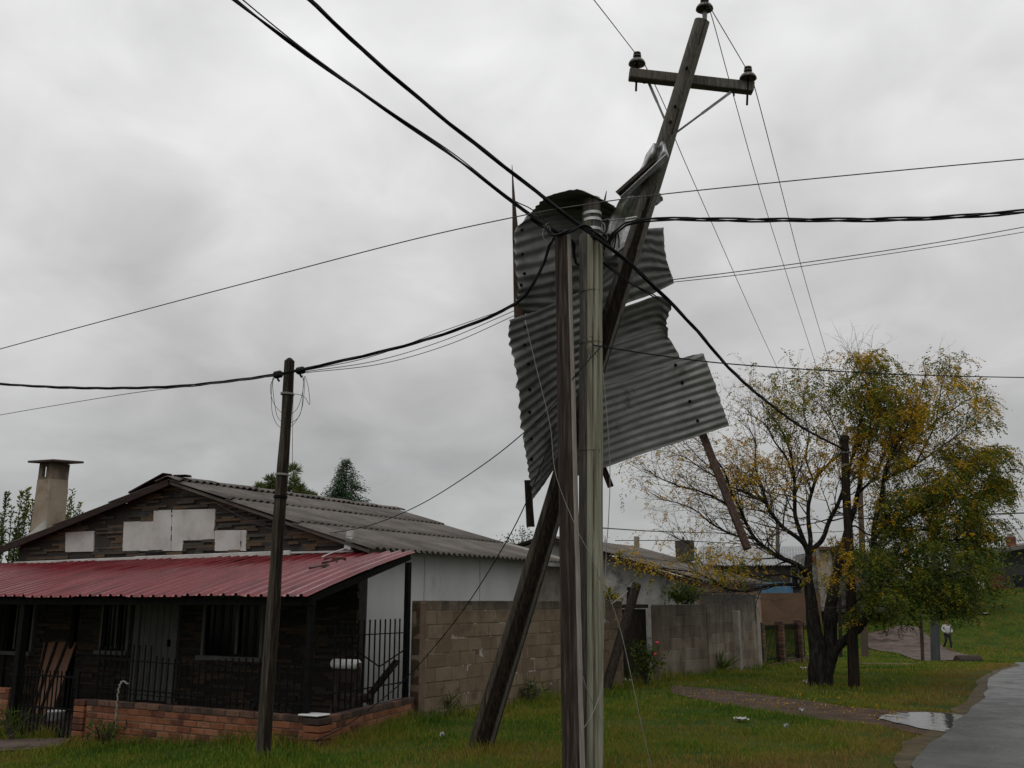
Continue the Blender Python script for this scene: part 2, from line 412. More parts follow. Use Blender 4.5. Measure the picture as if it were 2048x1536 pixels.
# ------------------------------------------------------------------ ground, road, paths, water
ROAD_L = [(3.1, 6.0), (3.6, 8.3), (4.11, 10.3), (5.5, 12.8), (6.54, 14.5), (8.15, 17.3), (10.4, 21.6), (12.8, 25.6), (14.9, 29.0), (16.6, 32.5), (18.1, 35.6)]
def road_half():
    pts = catmull([Vector((x, y, 0)) for x, y in ROAD_L], 5)
    out = []
    for i, p in enumerate(pts):
        p = p.copy()
        w = mnoise.noise(Vector((p.x * 1.7, p.y * 1.7, 2.0))) * 0.13 + mnoise.noise(Vector((p.x * 5, p.y * 5, 5.0))) * 0.07
        p.x += w; out.append((p.x, p.y))
    return out
ROAD_EDGE = road_half()
ROAD_POLY = ROAD_EDGE + [(19.5, 38.3), (26, 40.6), (38, 43.6), (60, 49), (60, 33), (34, 27.5), (24, 20), (17, 11), (13, 5.0), (3.1, 5.0)]
PUDDLE_PX = [(1750, 1437), (1790, 1429), (1846, 1428), (1926, 1433), (1921, 1444), (1908, 1463), (1882, 1466), (1836, 1458), (1792, 1449)]
PUDDLE = [(p.x, p.y) for p in (G(*q) for q in PUDDLE_PX)]
MUD_PX = [(1340, 1372), (1400, 1376), (1468, 1383), (1546, 1393), (1620, 1403), (1700, 1415), (1790, 1422), (1945, 1428), (1936, 1440), (1892, 1474), (1830, 1468), (1757, 1452), (1690, 1446), (1620, 1437), (1540, 1425), (1470, 1414), (1400, 1400), (1345, 1388)]
MUD = [(p.x, p.y) for p in (G(*q) for q in MUD_PX)]
PATH_PX = [(1722, 1290), (1726, 1268), (1766, 1262), (1800, 1251), (1836, 1256), (1852, 1270), (1884, 1292), (1920, 1308), (1952, 1316), (1916, 1322), (1850, 1324), (1796, 1308), (1746, 1300)]
PATH = [(p.x, p.y) for p in (G(*q) for q in PATH_PX)]
YARD_PX = [(-60, 1486), (40, 1480), (150, 1478), (120, 1494), (60, 1502), (-60, 1508)]
YARD = [(p.x, p.y) for p in (G(*q) for q in YARD_PX)]

def ground_material():
    m = bpy.data.materials.new('grassy ground'); m.use_nodes = True
    nt = m.node_tree; N = nt.nodes.new; L = nt.links.new; bs = nt.nodes['Principled BSDF']
    geo = N('ShaderNodeNewGeometry')
    def noise(s, d, r=.6):
        n = N('ShaderNodeTexNoise'); n.inputs['Scale'].default_value = s; n.inputs['Detail'].default_value = d; n.inputs['Roughness'].default_value = r
        L(geo.outputs['Position'], n.inputs[0]); return n.outputs['Fac']
    r1 = N('ShaderNodeValToRGB'); L(noise(.7, 6), r1.inputs[0])
    cr = r1.color_ramp
    cr.elements[0].position = .34; cr.elements[0].color = (.028, .06, .006, 1)
    cr.elements[1].position = .68; cr.elements[1].color = (.115, .10, .02, 1)
    e = cr.elements.new(.5); e.color = (.06, .095, .010, 1)
    r2 = N('ShaderNodeValToRGB'); L(noise(45, 5, .75), r2.inputs[0])
    r2.color_ramp.elements[0].position = .35; r2.color_ramp.elements[0].color = (.35, .35, .35, 1)
    r2.color_ramp.elements[1].position = .7; r2.color_ramp.elements[1].color = (1.3, 1.3, 1.2, 1)
    mx = N('ShaderNodeMix'); mx.data_type = 'RGBA'; mx.blend_type = 'MULTIPLY'; mx.inputs['Factor'].default_value = 1
    L(r1.outputs[0], mx.inputs['A']); L(r2.outputs[0], mx.inputs['B'])
    L(mx.outputs['Result'], bs.inputs['Base Color'])
    bs.inputs['Roughness'].default_value = .9; bs.inputs['Specular IOR Level'].default_value = .1
    b = N('ShaderNodeBump'); b.inputs['Strength'].default_value = .8; b.inputs['Distance'].default_value = .05
    L(noise(30, 6, .75), b.inputs['Height']); L(b.outputs[0], bs.inputs['Normal'])
    return m
M['ground'] = ground_material()
mb = MB()
def axis(lo, hi, fine_lo, fine_hi, step, coarse):
    a = list(np.arange(fine_lo, fine_hi + .01, step)); x = fine_lo
    while x > lo: x -= coarse; a.insert(0, x); coarse *= 1.35
    coarse = 2.0; x = a[-1]
    while x < hi: x += coarse; a.append(x); coarse *= 1.35
    return a
xs, ys = axis(-900, 900, -14, 46, .75, 2.0), axis(-200, 1500, -4, 82, .75, 2.0)
nx = len(xs)
mb.v = [(x, y, height(x, y)) for y in ys for x in xs]
mb.f = [(j * nx + i, j * nx + i + 1, (j + 1) * nx + i + 1, (j + 1) * nx + i) for j in range(len(ys) - 1) for i in range(nx - 1)]
mb.m = [0] * len(mb.f)
tag(mb.build('ground', M['ground'], smooth=True), 'grassy ground falling away along the street', kind='structure')

def drape(name, poly, z, material, step=.5, label=None, noise_z=0.0):
    """a sheet over the terrain, its cells clipped to the polygon"""
    import bmesh
    bm = bmesh.new()
    f = bm.faces.new([bm.verts.new((x, y, 0)) for x, y in poly])
    bmesh.ops.triangulate(bm, faces=[f])
    x0, x1 = min(p[0] for p in poly), max(p[0] for p in poly); y0, y1 = min(p[1] for p in poly), max(p[1] for p in poly)
    for ax, lo, hi in ((0, x0, x1), (1, y0, y1)):
        c = lo + step
        while c < hi:
            no = [0, 0, 0]; no[ax] = 1; co = [0, 0, 0]; co[ax] = c
            bmesh.ops.bisect_plane(bm, geom=bm.verts[:] + bm.edges[:] + bm.faces[:], plane_co=co, plane_no=no)
            c += step
    for v in bm.verts:
        v.co.z = height(v.co.x, v.co.y) + z + (noise_z * mnoise.noise(v.co * 1.3) if noise_z else 0)
    bmesh.ops.recalc_face_normals(bm, faces=bm.faces[:])
    me = bpy.data.meshes.new(name); bm.to_mesh(me); bm.free()
    for p in me.polygons: p.use_smooth = True
    if me.polygons and me.polygons[0].normal.z < 0: me.flip_normals()
    me.materials.append(material)
    o = bpy.data.objects.new(name, me); COL.objects.link(o)
    return tag(o, label, kind='structure')

def asphalt():
    m = mat('wet worn asphalt', [(.030, .030, .031), (.055, .055, .055), (.095, .093, .09)], 1.0, rough=.42, rough_var=.26, bump=.6, bscale=45, world_pos=True, spec=.5,
            spots=[((.14, .135, .125), 26, .60, .08), ((.022, .021, .021), .8, .54, .12), ((.07, .055, .04), 1.7, .64, .08)])
    return m
M['asphalt'] = asphalt()
drape('road', ROAD_POLY, .035, M['asphalt'], .9, 'wet grey asphalt road curving away at the right')
M['mud'] = mat('wet mud with leaf litter', [(.03, .017, .010), (.058, .034, .022), (.09, .058, .04)], 2.2, spec=.2, rough=.75, rough_var=.15, bump=.8, bscale=14, world_pos=True, spots=[((.10, .06, .025), 16, .62, .06)])
M['shoulder'] = mat('wet gravelly road shoulder', [(.035, .028, .014), (.065, .05, .025), (.10, .08, .042)], 3, spec=.2, rough=.75, rough_var=.15, bump=.7, bscale=26, world_pos=True, spots=[((.20, .15, .05), 22, .64, .06)])
SH = [(x - .16 - .22 * mnoise.noise(Vector((x * .9, y * .9, 3))), y + .2) for x, y in ROAD_EDGE]
drape('road_shoulder', ROAD_EDGE + SH[::-1], .016, M['shoulder'], .5, 'bare wet strip of earth along the road edge')
drape('mud_track', MUD, .010, M['mud'], .4, 'brown muddy track crossing the verge to the road')
M['path'] = mat('wet dirt path', [(.05, .034, .027), (.095, .066, .055), (.14, .105, .09)], 1.2, spec=.25, rough=.7, rough_var=.15, bump=.5, bscale=8, world_pos=True, spots=[((.032, .022, .016), 1.1, .54, .06), ((.16, .13, .115), .7, .62, .1)])
drape('dirt_path', PATH, .05, M['path'], .8, 'wet pinkish dirt path down the far bank')
drape('yard_path', YARD, .02, M['path'], .4, 'bare brown earth in front of the small gate')
wm = bpy.data.materials.new('still puddle water'); wm.use_nodes = True
b_ = wm.node_tree.nodes['Principled BSDF']; b_.inputs['Base Color'].default_value = (.03, .024, .018, 1); b_.inputs['Roughness'].default_value = .05; b_.inputs['Specular IOR Level'].default_value = .6
nz_ = wm.node_tree.nodes.new('ShaderNodeTexNoise'); nz_.inputs['Scale'].default_value = 9
bp_ = wm.node_tree.nodes.new('ShaderNodeBump'); bp_.inputs['Strength'].default_value = .14; bp_.inputs['Distance'].default_value = .02
wm.node_tree.links.new(nz_.outputs['Fac'], bp_.inputs['Height']); wm.node_tree.links.new(bp_.outputs[0], b_.inputs['Normal'])
M['water'] = wm
PUD2 = [(p.x, p.y) for p in catmull([Vector((x, y, 0)) for x, y in PUDDLE + PUDDLE[:1]], 6)][:-1]
PUD2 = [(x + .10 * mnoise.noise(Vector((x * 2.3, y * 2.3, 1))), y + .12 * mnoise.noise(Vector((x * 2.3, y * 2.3, 7)))) for x, y in PUD2]
drape('puddle', PUD2, .022, M['water'], .6, 'rain puddle reflecting the sky at the road edge')

# grass blades: real leaves over the near verges, thinner with distance
M['grass'] = None
def grass_material():
    m = bpy.data.materials.new('grass blades'); m.use_nodes = True
    nt = m.node_tree; N = nt.nodes.new; L = nt.links.new; bs = nt.nodes['Principled BSDF']
    geo = N('ShaderNodeNewGeometry')
    n = N('ShaderNodeTexNoise'); n.inputs['Scale'].default_value = .42; n.inputs['Detail'].default_value = 6; n.inputs['Roughness'].default_value = .6
    L(geo.outputs['Position'], n.inputs[0])
    ma = N('ShaderNodeMath'); ma.operation = 'MULTIPLY_ADD'; ma.inputs[1].default_value = .30; L(geo.outputs['Random Per Island'], ma.inputs[0])
    sb = N('ShaderNodeMath'); sb.operation = 'SUBTRACT'; sb.inputs[1].default_value = .15; at_ = N('ShaderNodeAttribute'); at_.attribute_name = 'dry'; ad_ = N('ShaderNodeMath'); ad_.operation = 'ADD'; L(n.outputs['Fac'], ad_.inputs[0]); L(at_.outputs['Fac'], ad_.inputs[1]); L(ad_.outputs[0], sb.inputs[0]); L(sb.outputs[0], ma.inputs[2])
    r = N('ShaderNodeValToRGB'); L(ma.outputs[0], r.inputs[0]); cr = r.color_ramp
    cr.elements[0].position = .25; cr.elements[0].color = (.03, .072, .006, 1)
    cr.elements[1].position = .8; cr.elements[1].color = (.20, .135, .045, 1)
    for p, c in ((.40, (.062, .132, .010)), (.50, (.118, .175, .015)), (.58, (.215, .20, .022)), (.67, (.23, .155, .035))):
        e = cr.elements.new(p); e.color = (*c, 1)
    L(r.outputs[0], bs.inputs['Base Color']); bs.inputs['Roughness'].default_value = .6; bs.inputs['Specular IOR Level'].default_value = .15
    tr = N('ShaderNodeBsdfTranslucent'); L(r.outputs[0], tr.inputs[0])
    mx = N('ShaderNodeMixShader'); mx.inputs[0].default_value = .3
    L(bs.outputs[0], mx.inputs[1]); L(tr.outputs[0], mx.inputs[2]); L(mx.outputs[0], nt.nodes['Material Output'].inputs[0])
    return m
M['grass'] = grass_material()
BLOCK_LINE = [Vector((-1.38, 14.25, 0)), Vector((2.18, 20.06, 0)), Vector((4.6, 23.6, 0)), Vector((6.87, 27.4, 0)), Vector((9.2, 31.5, 0))]
PORCH_C = [(-2.26, 11.86), (-1.38, 14.2), (2.18, 20.06), (4.6, 23.6), (6.9, 27.4), (9.4, 31.8), (0, 60), (-40, 60), (-40, 20), (-9.0, 15.75), (-6.05, 14.05)]
def np_inpoly(x, y, poly):
    c = np.zeros(x.shape, bool); j = len(poly) - 1
    for i in range(len(poly)):
        xi, yi, xj, yj = poly[i][0], poly[i][1], poly[j][0], poly[j][1]
        if abs(yj - yi) > 1e-9:
            c ^= ((yi > y) != (yj > y)) & (x < (xj - xi) * (y - yi) / (yj - yi) + xi)
        j = i
    return c
NPH = np.vectorize(height)
def edge_dist(x, y, line):
    d = np.full(x.shape, 1e9)
    for (x0, y0), (x1, y1) in zip(line[:-1], line[1:]):
        t = np.clip(((x - x0) * (x1 - x0) + (y - y0) * (y1 - y0)) / ((x1 - x0) ** 2 + (y1 - y0) ** 2), 0, 1)
        d = np.minimum(d, np.hypot(x - x0 - t * (x1 - x0), y - y0 - t * (y1 - y0)))
    return d
SH_POLY = ROAD_EDGE + SH[::-1]
WALL_LINE = [(-9.0, 15.75), (-6.05, 14.05), (-2.26, 11.86), (-1.38, 14.2), (2.18, 20.06), (4.6, 23.6), (6.9, 27.4), (9.4, 31.8)]
POLE_FEET = [(.80, 10.0), (.62, 9.72), (-.36, 11.45), (-2.63, 10.65), (6.17, 20.1), (6.9, 19.95), (1.75, 17.9)]
def grass(name, bands, label):
    V, F, D = [], [], []; base = 0
    for (y0, y1, x0, x1, dens, h0, h1, wid) in bands:
        n = int((y1 - y0) * (x1 - x0) * dens)
        x = RNG.uniform(x0, x1, n); y = RNG.uniform(y0, y1, n)
        ok = (np.abs(x) < .62 * y + 1.5)
        for poly, in ((ROAD_POLY,), (PUD2,), (PORCH_C,)): ok &= ~np_inpoly(x, y, poly)
        for poly, pr in ((MUD, .95), (PATH, .96), (YARD, .93), (SH_POLY, .15)): ok &= ~(np_inpoly(x, y, poly) & (RNG.random(n) < pr))
        x, y = x[ok], y[ok]; n = len(x)
        # clumps and thin spots
        cl = np.array([mnoise.noise(Vector((a * .9, b * .9, 0))) + .5 * mnoise.noise(Vector((a * 3.1, b * 3.1, 4))) for a, b in zip(x, y)])
        dl = edge_dist(x, y, WALL_LINE)
        de = edge_dist(x, y, ROAD_EDGE)
        hh = RNG.uniform(h0, h1, n) * (1 + .7 * cl) * (1 + 2.2 * np.exp(-(dl / .4) ** 2)) * np.clip(.35 + de / 1.2, .35, 1) * (1 + 1.6 * np.exp(-(np.min([np.hypot(x - a_, y - b_) for a_, b_ in POLE_FEET], axis=0) / .28) ** 2))
        keep = RNG.random(n) < np.clip(.75 + cl, .15, 1) * np.clip(.6 + de / 1.0, .6, 1)
        x, y, hh, = x[keep], y[keep], hh[keep]; n = len(x)
        hh = np.clip(hh, .012, .26)
        z = NPH(x, y)
        a = RNG.uniform(0, 2 * np.pi, n); b = RNG.uniform(0, 2 * np.pi, n)
        w = wid * RNG.uniform(.6, 1.3, n) * .5; ln = hh * RNG.uniform(.2, 1.0, n)
        p0 = np.stack([x - w * np.cos(a), y - w * np.sin(a), z - .01], 1)
        p1 = np.stack([x + w * np.cos(a), y + w * np.sin(a), z - .01], 1)
        mx_, my_ = x + ln * .35 * np.cos(b), y + ln * .35 * np.sin(b)
        p2 = np.stack([mx_ + .8 * w * np.cos(a), my_ + .8 * w * np.sin(a), z + hh * .62], 1)
        p3 = np.stack([mx_ - .8 * w * np.cos(a), my_ - .8 * w * np.sin(a), z + hh * .62], 1)
        p4 = np.stack([x + ln * np.cos(b), y + ln * np.sin(b), z + hh], 1)
        dr_ = .26 * np.exp(-(edge_dist(x, y, ROAD_EDGE) / 1.1) ** 2) + .17 * np.exp(-((x - 1.6) / 3.2) ** 2 - ((y - 9.8) / 1.7) ** 2) + .10 * np.exp(-((x - 6.2) / 1.0) ** 2 - ((y - 19.6) / .9) ** 2)
        D.append(np.repeat(dr_, 5))
        V.append(np.stack([p0, p1, p2, p3, p4], 1).reshape(-1, 3))
        i = np.arange(n) * 5 + base
        F.append((i, n)); base += n * 5
    V = np.concatenate(V)
    idx = np.concatenate([f[0] for f in F]); n = len(idx)
    loops = np.stack([idx, idx + 1, idx + 2, idx + 3], 1).ravel()
    tri = np.stack([idx + 3, idx + 2, idx + 4], 1).ravel()
    me = bpy.data.meshes.new(name)
    me.vertices.add(len(V)); me.vertices.foreach_set('co', V.astype(np.float32).ravel())
    me.loops.add(n * 7); me.polygons.add(n * 2)
    me.loops.foreach_set('vertex_index', np.concatenate([loops, tri]).astype(np.int32))
    st = np.concatenate([np.arange(n) * 4, n * 4 + np.arange(n) * 3]).astype(np.int32)
    me.polygons.foreach_set('loop_start', st)
    me.polygons.foreach_set('loop_total', np.concatenate([np.full(n, 4), np.full(n, 3)]).astype(np.int32))
    me.update(calc_edges=True); me.validate()
    me.materials.append(M['grass'])
    at = me.attributes.new('dry', 'FLOAT', 'POINT'); at.data.foreach_set('value', np.concatenate(D).astype(np.float32))
    o = bpy.data.objects.new(name, me); COL.objects.link(o)
    return tag(o, label, 'grass', kind='stuff')
grass('grass', [(9.0, 12.5, -9, 6, 1900, .025, .065, .007), (12.5, 17, -12, 10, 1300, .025, .065, .008), (17, 24, -3, 16, 600, .03, .07, .011),
                (24, 34, 3, 20, 260, .03, .07, .018), (34, 48, 8, 32, 110, .04, .08, .03), (48, 76, 12, 48, 60, .05, .10, .045)],
      'short wet grass on the verges and the far bank')

# ------------------------------------------------------------------ the near house
HX, HY, HROT = -2.38, 15.16, R(-30)
house = thing('house', 'low white house with a slate strip gable, grey corrugated roof and smoke stained chimney', 'house', (HX, HY, 0), HROT)
HM = wmat(house); HMI = HM.inverted()
def plane_pt(mi, px, py, yl):
    """where the sight line of a measured corner meets a wall plane y = yl of a turned frame"""
    d = ray(px, py); o = mi @ Vector((0, 0, EYE)); d = mi.to_3x3() @ d
    t = (yl - o.y) / d.y
    return o + d * t
def hp(px, py, yl=0.0): return plane_pt(HMI, px, py, yl)
APX, APZ, REX, REZ, LEX, LEZ = -4.3, 3.83, 0.42, 2.43, -9.12, 2.74
def roof_z(x):
    return APZ + (x - APX) * (REZ - APZ) / (REX - APX) if x > APX else APZ + (APX - x) * (LEZ - APZ) / (APX - LEX)
patches = [[hp(133, 1065), hp(190, 1062), hp(189, 1103), hp(133, 1104)],
           [hp(250, 1044), hp(309, 1042), hp(310, 1021), hp(346, 1020), hp(344, 1102), hp(247, 1102)],
           [hp(346.8, 1020), hp(433, 1018), hp(430.5, 1061), hp(430.8, 1080), hp(368, 1081), hp(367, 1102), hp(344.8, 1102)],
           [hp(431.5, 1061), hp(484, 1060.3), hp(483.4, 1102), hp(431.6, 1102)], [hp(484.8, 1060.3), hp(495, 1060), hp(494, 1102), hp(484.2, 1102)]]
DOOR = (-5.0, -4.0, -0.05, 1.75)
WINS = [(-3.3, -1.95, 0.78, 1.75), (-5.95, -5.22, 0.80, 1.80), (-9.3, -8.0, 0.72, 1.8)]
core = MB()
core.prism([(LEX + .3, 0, -.6), (0, 0, -.6), (0, 0, roof_z(0) - .06), (APX, 0, APZ - .06), (LEX + .3, 0, roof_z(LEX + .3) - .06)], (0, .18, 0))
PP = [[(q.x, q.z) for q in p] for p in patches]
st = core; st.m = [1] * len(st.f); z = -.25; row = 0
while z < 3.75:
    h = random.choice((.036, .044, .05, .056)); x = LEX + .3 + random.uniform(-.2, 0)
    while x < 0:
        w = random.uniform(.2, .62); x1 = min(x + w, 0.0)
        cx, cz = (x + x1) / 2, z + h / 2
        ok = x1 - x > .05 and z + h < min(roof_z(max(x, LEX)), roof_z(x1)) - .07 and x >= LEX + .28
        if x1 - x > .05 and x >= LEX + .28:
            dp = random.uniform(.022, .038); run = None; xx = x
            while xx <= x1 + 1e-6:
                c_ = min(xx + .0125, x1)
                free = xx < x1 - .012 and z + h < roof_z(c_) - .06
                for p in PP:
                    if free and inpoly(c_, cz, p): free = False
                for (a, b, c, d) in [DOOR] + WINS:
                    if a - .07 < c_ < b + .07 and z + h > c - .07 and z < d + .05: free = False
                if free and run is None: run = xx
                if not free and run is not None:
                    if xx - run > .02: st.box(((run + xx) / 2, -dp / 2, cz), (xx - run - .003, dp, h - .003))
                    run = None
                xx += .025
        x = x1
    z += h; row += 1
st.build('gable_wall', [M['stone'], M['stone_gap']], house)
for p in patches:
    MB().prism([(q.x, -.001, q.z) for q in p][::-1], (0, -.026, 0)).build('cement_patch', M['render_grey'], house)
sw = MB(); sw.box((-.09, 2.8, .93), (.18, 5.2, 3.1)); sw.build('side_wall', M['white_wall'], house)
sw = MB()
for yy in (1.75, 3.55): MB().box((.004, yy, .93), (.012, .03, 3.0)).build('wall_joint', M['render_grey'], house)
sw = MB(); sw.box((-.11, 6.55, .9), (.18, 2.28, 3.0)); sw.build('rear_wall', M['concrete'], house)
# corrugated roof, in sheets that overlap down the slope
def roof_slope(mb, x0, z0, x1, z1, y0, y1, pitch=.165, amp=.021, rows=3, mi=0, yend=None):
    sl = Vector((x1 - x0, 0, z1 - z0)); nrm = Vector((-(z1 - z0), 0, x1 - x0)).normalized()
    if nrm.z < 0: nrm = -nrm
    ny = int((y1 - y0) / pitch * 8)
    for r in range(rows):
        a, b = r / rows - (.02 if r else 0), (r + 1) / rows
        ph = random.uniform(-.03, .03)
        def fn(u, v, a=a, b=b, r=r):
            s = a + (b - a) * v; ye = y1 if yend is None else y1 + (yend - y1) * s
            y = y0 + (ye - y0) * u
            p = Vector((x0, 0, z0)) + sl * s
            lift = .03 * v + .012 * mnoise.noise(Vector((y * .9, s * 3, r)))
            p += nrm * (amp * math.sin(2 * math.pi * (y + ph * .3) / pitch) + lift)
            return (p.x, y, p.z)
        mb.grid(fn, ny, 4, mi)
roof = MB()
roof_slope(roof, APX, APZ, REX, REZ, -.22, 6.4)
roof_slope(roof, APX, APZ, LEX, LEZ, -.22, 6.4)
ro = roof.build('roof', M['fibre'], house, smooth=True, solid=.012)
rp = MB(); roof_slope(rp, APX, APZ - .05, REX, REZ - .05, 6.35, 6.45, yend=7.6, rows=1)
rp.build('rear_roof', M['fibre_pale'], house, smooth=True, solid=.012)
rc = MB()
for k in range(7):
    y0, y1 = -.26 + k * .97, -.26 + (k + 1) * .97 + .05
    def fn(u, v, y0=y0, y1=y1, k=k):
        y = y0 + (y1 - y0) * u; s = (v - .5) * .62
        x = APX + s
        z = (roof_z(x) if abs(s) > .06 else roof_z(APX + .06) + .012) + .045 + .022 * u + .022 * math.sin(2 * math.pi * y / .165 + 1.0) * min(1, abs(s) * 5)
        return (x, y, z)
    rc.grid(fn, 36, 8)
rc.build('ridge_cap', M['fibre'], ro, smooth=True, solid=.012)
# loose broken ridge pieces at the gable peak
rb = MB()
rb.bar((APX - 1.05, -.12, roof_z(APX - 1.05) + .05), (APX - .12, -.14, APZ + .10), .22, .035, jit=.02)
rb.bar((APX + .05, -.05, APZ + .07), (APX + .30, -.05, APZ + .06), .16, .05, jit=.03)
rb.bar((APX - .55, .1, roof_z(APX - .55) + .08), (APX - .25, .1, APZ + .09), .2, .05, jit=.03)
rb.build('broken_ridge_piece', M['fascia'], ro)
vb = MB()
vb.bar((APX, -.17, APZ - .075), (REX - .1, -.17, roof_z(REX - .1) - .05), .03, .05)
vb.build('verge_board', M['fibre'], house)
vb = MB(); vb.bar((LEX, -.20, LEZ - .07), (APX, -.203, APZ - .07), .035, .12); vb.build('verge_board', M['fascia'], house)
fl = MB()
fl.bar((-8.85, -.06, 2.415), (-5.2, -.065, 2.43), .03, .055, bev=.01); fl.bar((-5.2, -.075, 2.425), (-1.4, -.075, 2.435), .03, .08, bev=.012); fl.bar((-1.4, -.06, 2.44), (-.1, -.06, 2.43), .02, .03)
fl.build('flashing', M['render_grey'], house)
bk = MB(); bk.box((-.12, -.14, 2.60), (.13, .05, .30), Matrix.Rotation(.15, 3, 'Y')); bk.tube([(-.16, -.17, 2.47), (-.28, -.35, 2.40), (-.45, -.55, 2.28)], .012)
bk.build('service_bracket', M['band'], house)
# door, windows
dr = MB(); x0, x1, z0, z1 = DOOR
dr.box(((x0 + x1) / 2, -.012, (z0 + z1) / 2), (x1 - x0 - .14, .05, z1 - z0 - .05))
for k in range(5): dr.box((x0 + .18 + k * .16, -.042, .9), (.012, .012, 1.6))
d_ = dr.build('door', M['door_paint'], house)
fr = MB()
for xx in (x0, x1): fr.box((xx, -.02, (z0 + z1) / 2), (.13, .10, z1 - z0))
fr.box(((x0 + x1) / 2, -.02, z1 + .04), (x1 - x0 + .13, .09, .08)); fr.build('door_frame', M['door_paint'], d_)
MB().box((x1 - .13, -.07, .95), (.03, .06, .12), bev=.01).build('handle', M['black_iron'], d_)
for (a, b, c, d) in WINS:
    w = MB(); w.box(((a + b) / 2, -.006, (c + d) / 2), (b - a, .012, d - c)); wo = w.build('window', M['glass_dark'], house)
    f = MB()
    for xx in (a, b): f.box((xx, -.03, (c + d) / 2), (.06, .09, d - c + .06))
    f.box(((a + b) / 2, -.03, d), (b - a - .061, .088, .06))
    f.box((a + (b - a) * .58, -.028, (c + d) / 2), (.05, .07, d - c - .06))
    f.build('frame', M['door_paint'], wo)
    MB().box(((a + b) / 2, -.06, c - .045), (b - a + .14, .16, .07)).build('sill', M['door_paint'], wo)
    g = MB()
    for k in range(7): g.box((a + (b - a) * (k + .5) / 7, -.085, (c + d) / 2), (.014, .014, d - c))
    g.build('grille', M['black_iron'], wo)
M['soot_brown'] = mat('smoke stained render', [(.04, .034, .028), (.12, .095, .07), (.22, .175, .13)], 3.2, rough=.95, bump=.4)
# chimney with a through opening and a tilted slab
CHX, CHY = -8.62, .45
ch = MB()
def chim(a0, a1, zz0, zz1, y=CHY, dd=.60): ch.box(((a0 + a1) / 2, y, (zz0 + zz1) / 2), (a1 - a0, dd, zz1 - zz0))
def cgrid():
    prof = [(2.35, .26), (2.9, .25), (3.4, .24), (3.9, .23), (4.14, .226)]
    for (za, ra), (zb, rb2) in zip(prof[:-1], prof[1:]):
        nseg = 6
        for k in range(nseg):
            pass
    pts = []
    for zz, r in prof:
        for (sx, sy) in ((-1, -1), (-.3, -1.02), (.3, -1.01), (1, -1), (1.02, -.3), (1.01, .3), (1, 1), (0, 1), (-1, 1), (-1.02, 0)):
            pts.append((CHX + sx * r + .012 * mnoise.noise(Vector((sx * 3, zz * 4, 1))), CHY + sy * r * .9 + .012 * mnoise.noise(Vector((sy * 3, zz * 4, 5))), zz))
    n = 10; fs = [(i * n + k, i * n + (k + 1) % n, (i + 1) * n + (k + 1) % n, (i + 1) * n + k) for i in range(len(prof) - 1) for k in range(n)]
    fs += [tuple(range(n))[::-1], tuple(range(4 * n, 5 * n))]
    ch.add(pts, fs)
cgrid()
cho = ch.build('chimney', M['chimney'], house)
tp = MB()
tp.box((CHX - .155, CHY - .17, 4.31), (.13, .07, .34), jit=.006); tp.box((CHX + .13, CHY - .17, 4.31), (.18, .07, .34), jit=.006)
tp.box((CHX - .025, CHY - .17, 4.445), (.17, .068, .07), jit=.004); tp.box((CHX - .025, CHY - .17, 4.16), (.17, .068, .05), jit=.004)
tp.box((CHX + .19, CHY + .03, 4.31), (.06, .34, .34), jit=.006); tp.box((CHX - .20, CHY + .14, 4.31), (.045, .10, .34), jit=.006)
tp.build('vent_wall', M['soot_brown'], cho)
MB().box((CHX + .03, CHY, 4.52), (.86, .72, .045), Matrix.Rotation(.035, 3, 'Y') @ Matrix.Rotation(.06, 3, 'X'), bev=.01).build('cap', M['slab'], cho)
cf = MB()
cf.prism([(CHX - .285, CHY - .28, 2.4), (CHX + .285, CHY - .28, 2.4), (CHX + .285, CHY - .28, 3.26), (CHX + .10, CHY - .28, 3.18), (CHX - .14, CHY - .28, 3.04), (CHX - .285, CHY - .28, 2.98)], (0, .05, 0))
cf.build('cement_flaunching', M['render_grey'], cho)

# ------------------------------------------------------------------ the porch
porch = thing('porch', 'low porch with a wet red sheet roof and black posts fronting the house', 'porch', (HX, HY, 0), HROT)
XL = -10.5
def porch_pt(s, v):
    """s metres from the right edge, v 0 at the wall .. 1 at the front"""
    xr = 1.08 + (1.62 - 1.08) * v
    x = xr - s * ((xr - XL) / 11.9)
    return Vector((x, -.03 + (-2.97) * v, 2.385 + (1.715 - 2.385) * v + .03 * math.sin(v * math.pi)))
rr = MB()
S_, PROF = [], [(0, 0), (.055, 0), (.075, .032), (.105, .032), (.125, 0), (.165, .002), (.18, .008), (.195, .002)]
s = 0.0; ss = []
while s < 11.9:
    for a, h in PROF: ss.append((s + a, h))
    s += .215
for seam in range(1):
    nv = 10
    pts = []
    for j in range(nv + 1):
        for (a, h) in ss:
            p = porch_pt(a, j / nv); k = int(a / 1.075)
            p.z += h + (.014 if k % 2 else 0) + .006 * mnoise.noise(Vector((a * .8, j * .5, 3)))
            pts.append(p)
    n = len(ss)
    rr.add(pts, [(j * n + i, j * n + i + 1, (j + 1) * n + i + 1, (j + 1) * n + i) for j in range(nv) for i in range(n - 1)])
pr = rr.build('roof', M['red_roof'], porch, solid=.004)
bm_ = MB()
bm_.bar((XL, -2.86, 1.665), (1.62, -2.86, 1.655), .06, .09)
bm_.bar((1.50, -2.9, 1.66), (1.01, -.1, 2.315), .06, .09)
for k in range(5): 
    xx = -.8 - 2.1 * k; bm_.bar((xx, -2.82, 1.665), (xx, -.06, 2.325), .05, .07)
for v in (.33, .66):
    a, b = porch_pt(0.1, v), porch_pt(11.5, v); bm_.bar(a - Vector((0, 0, .035)), b - Vector((0, 0, .035)), .05, .05)
bm_.build('beam', M['black_iron'], porch)
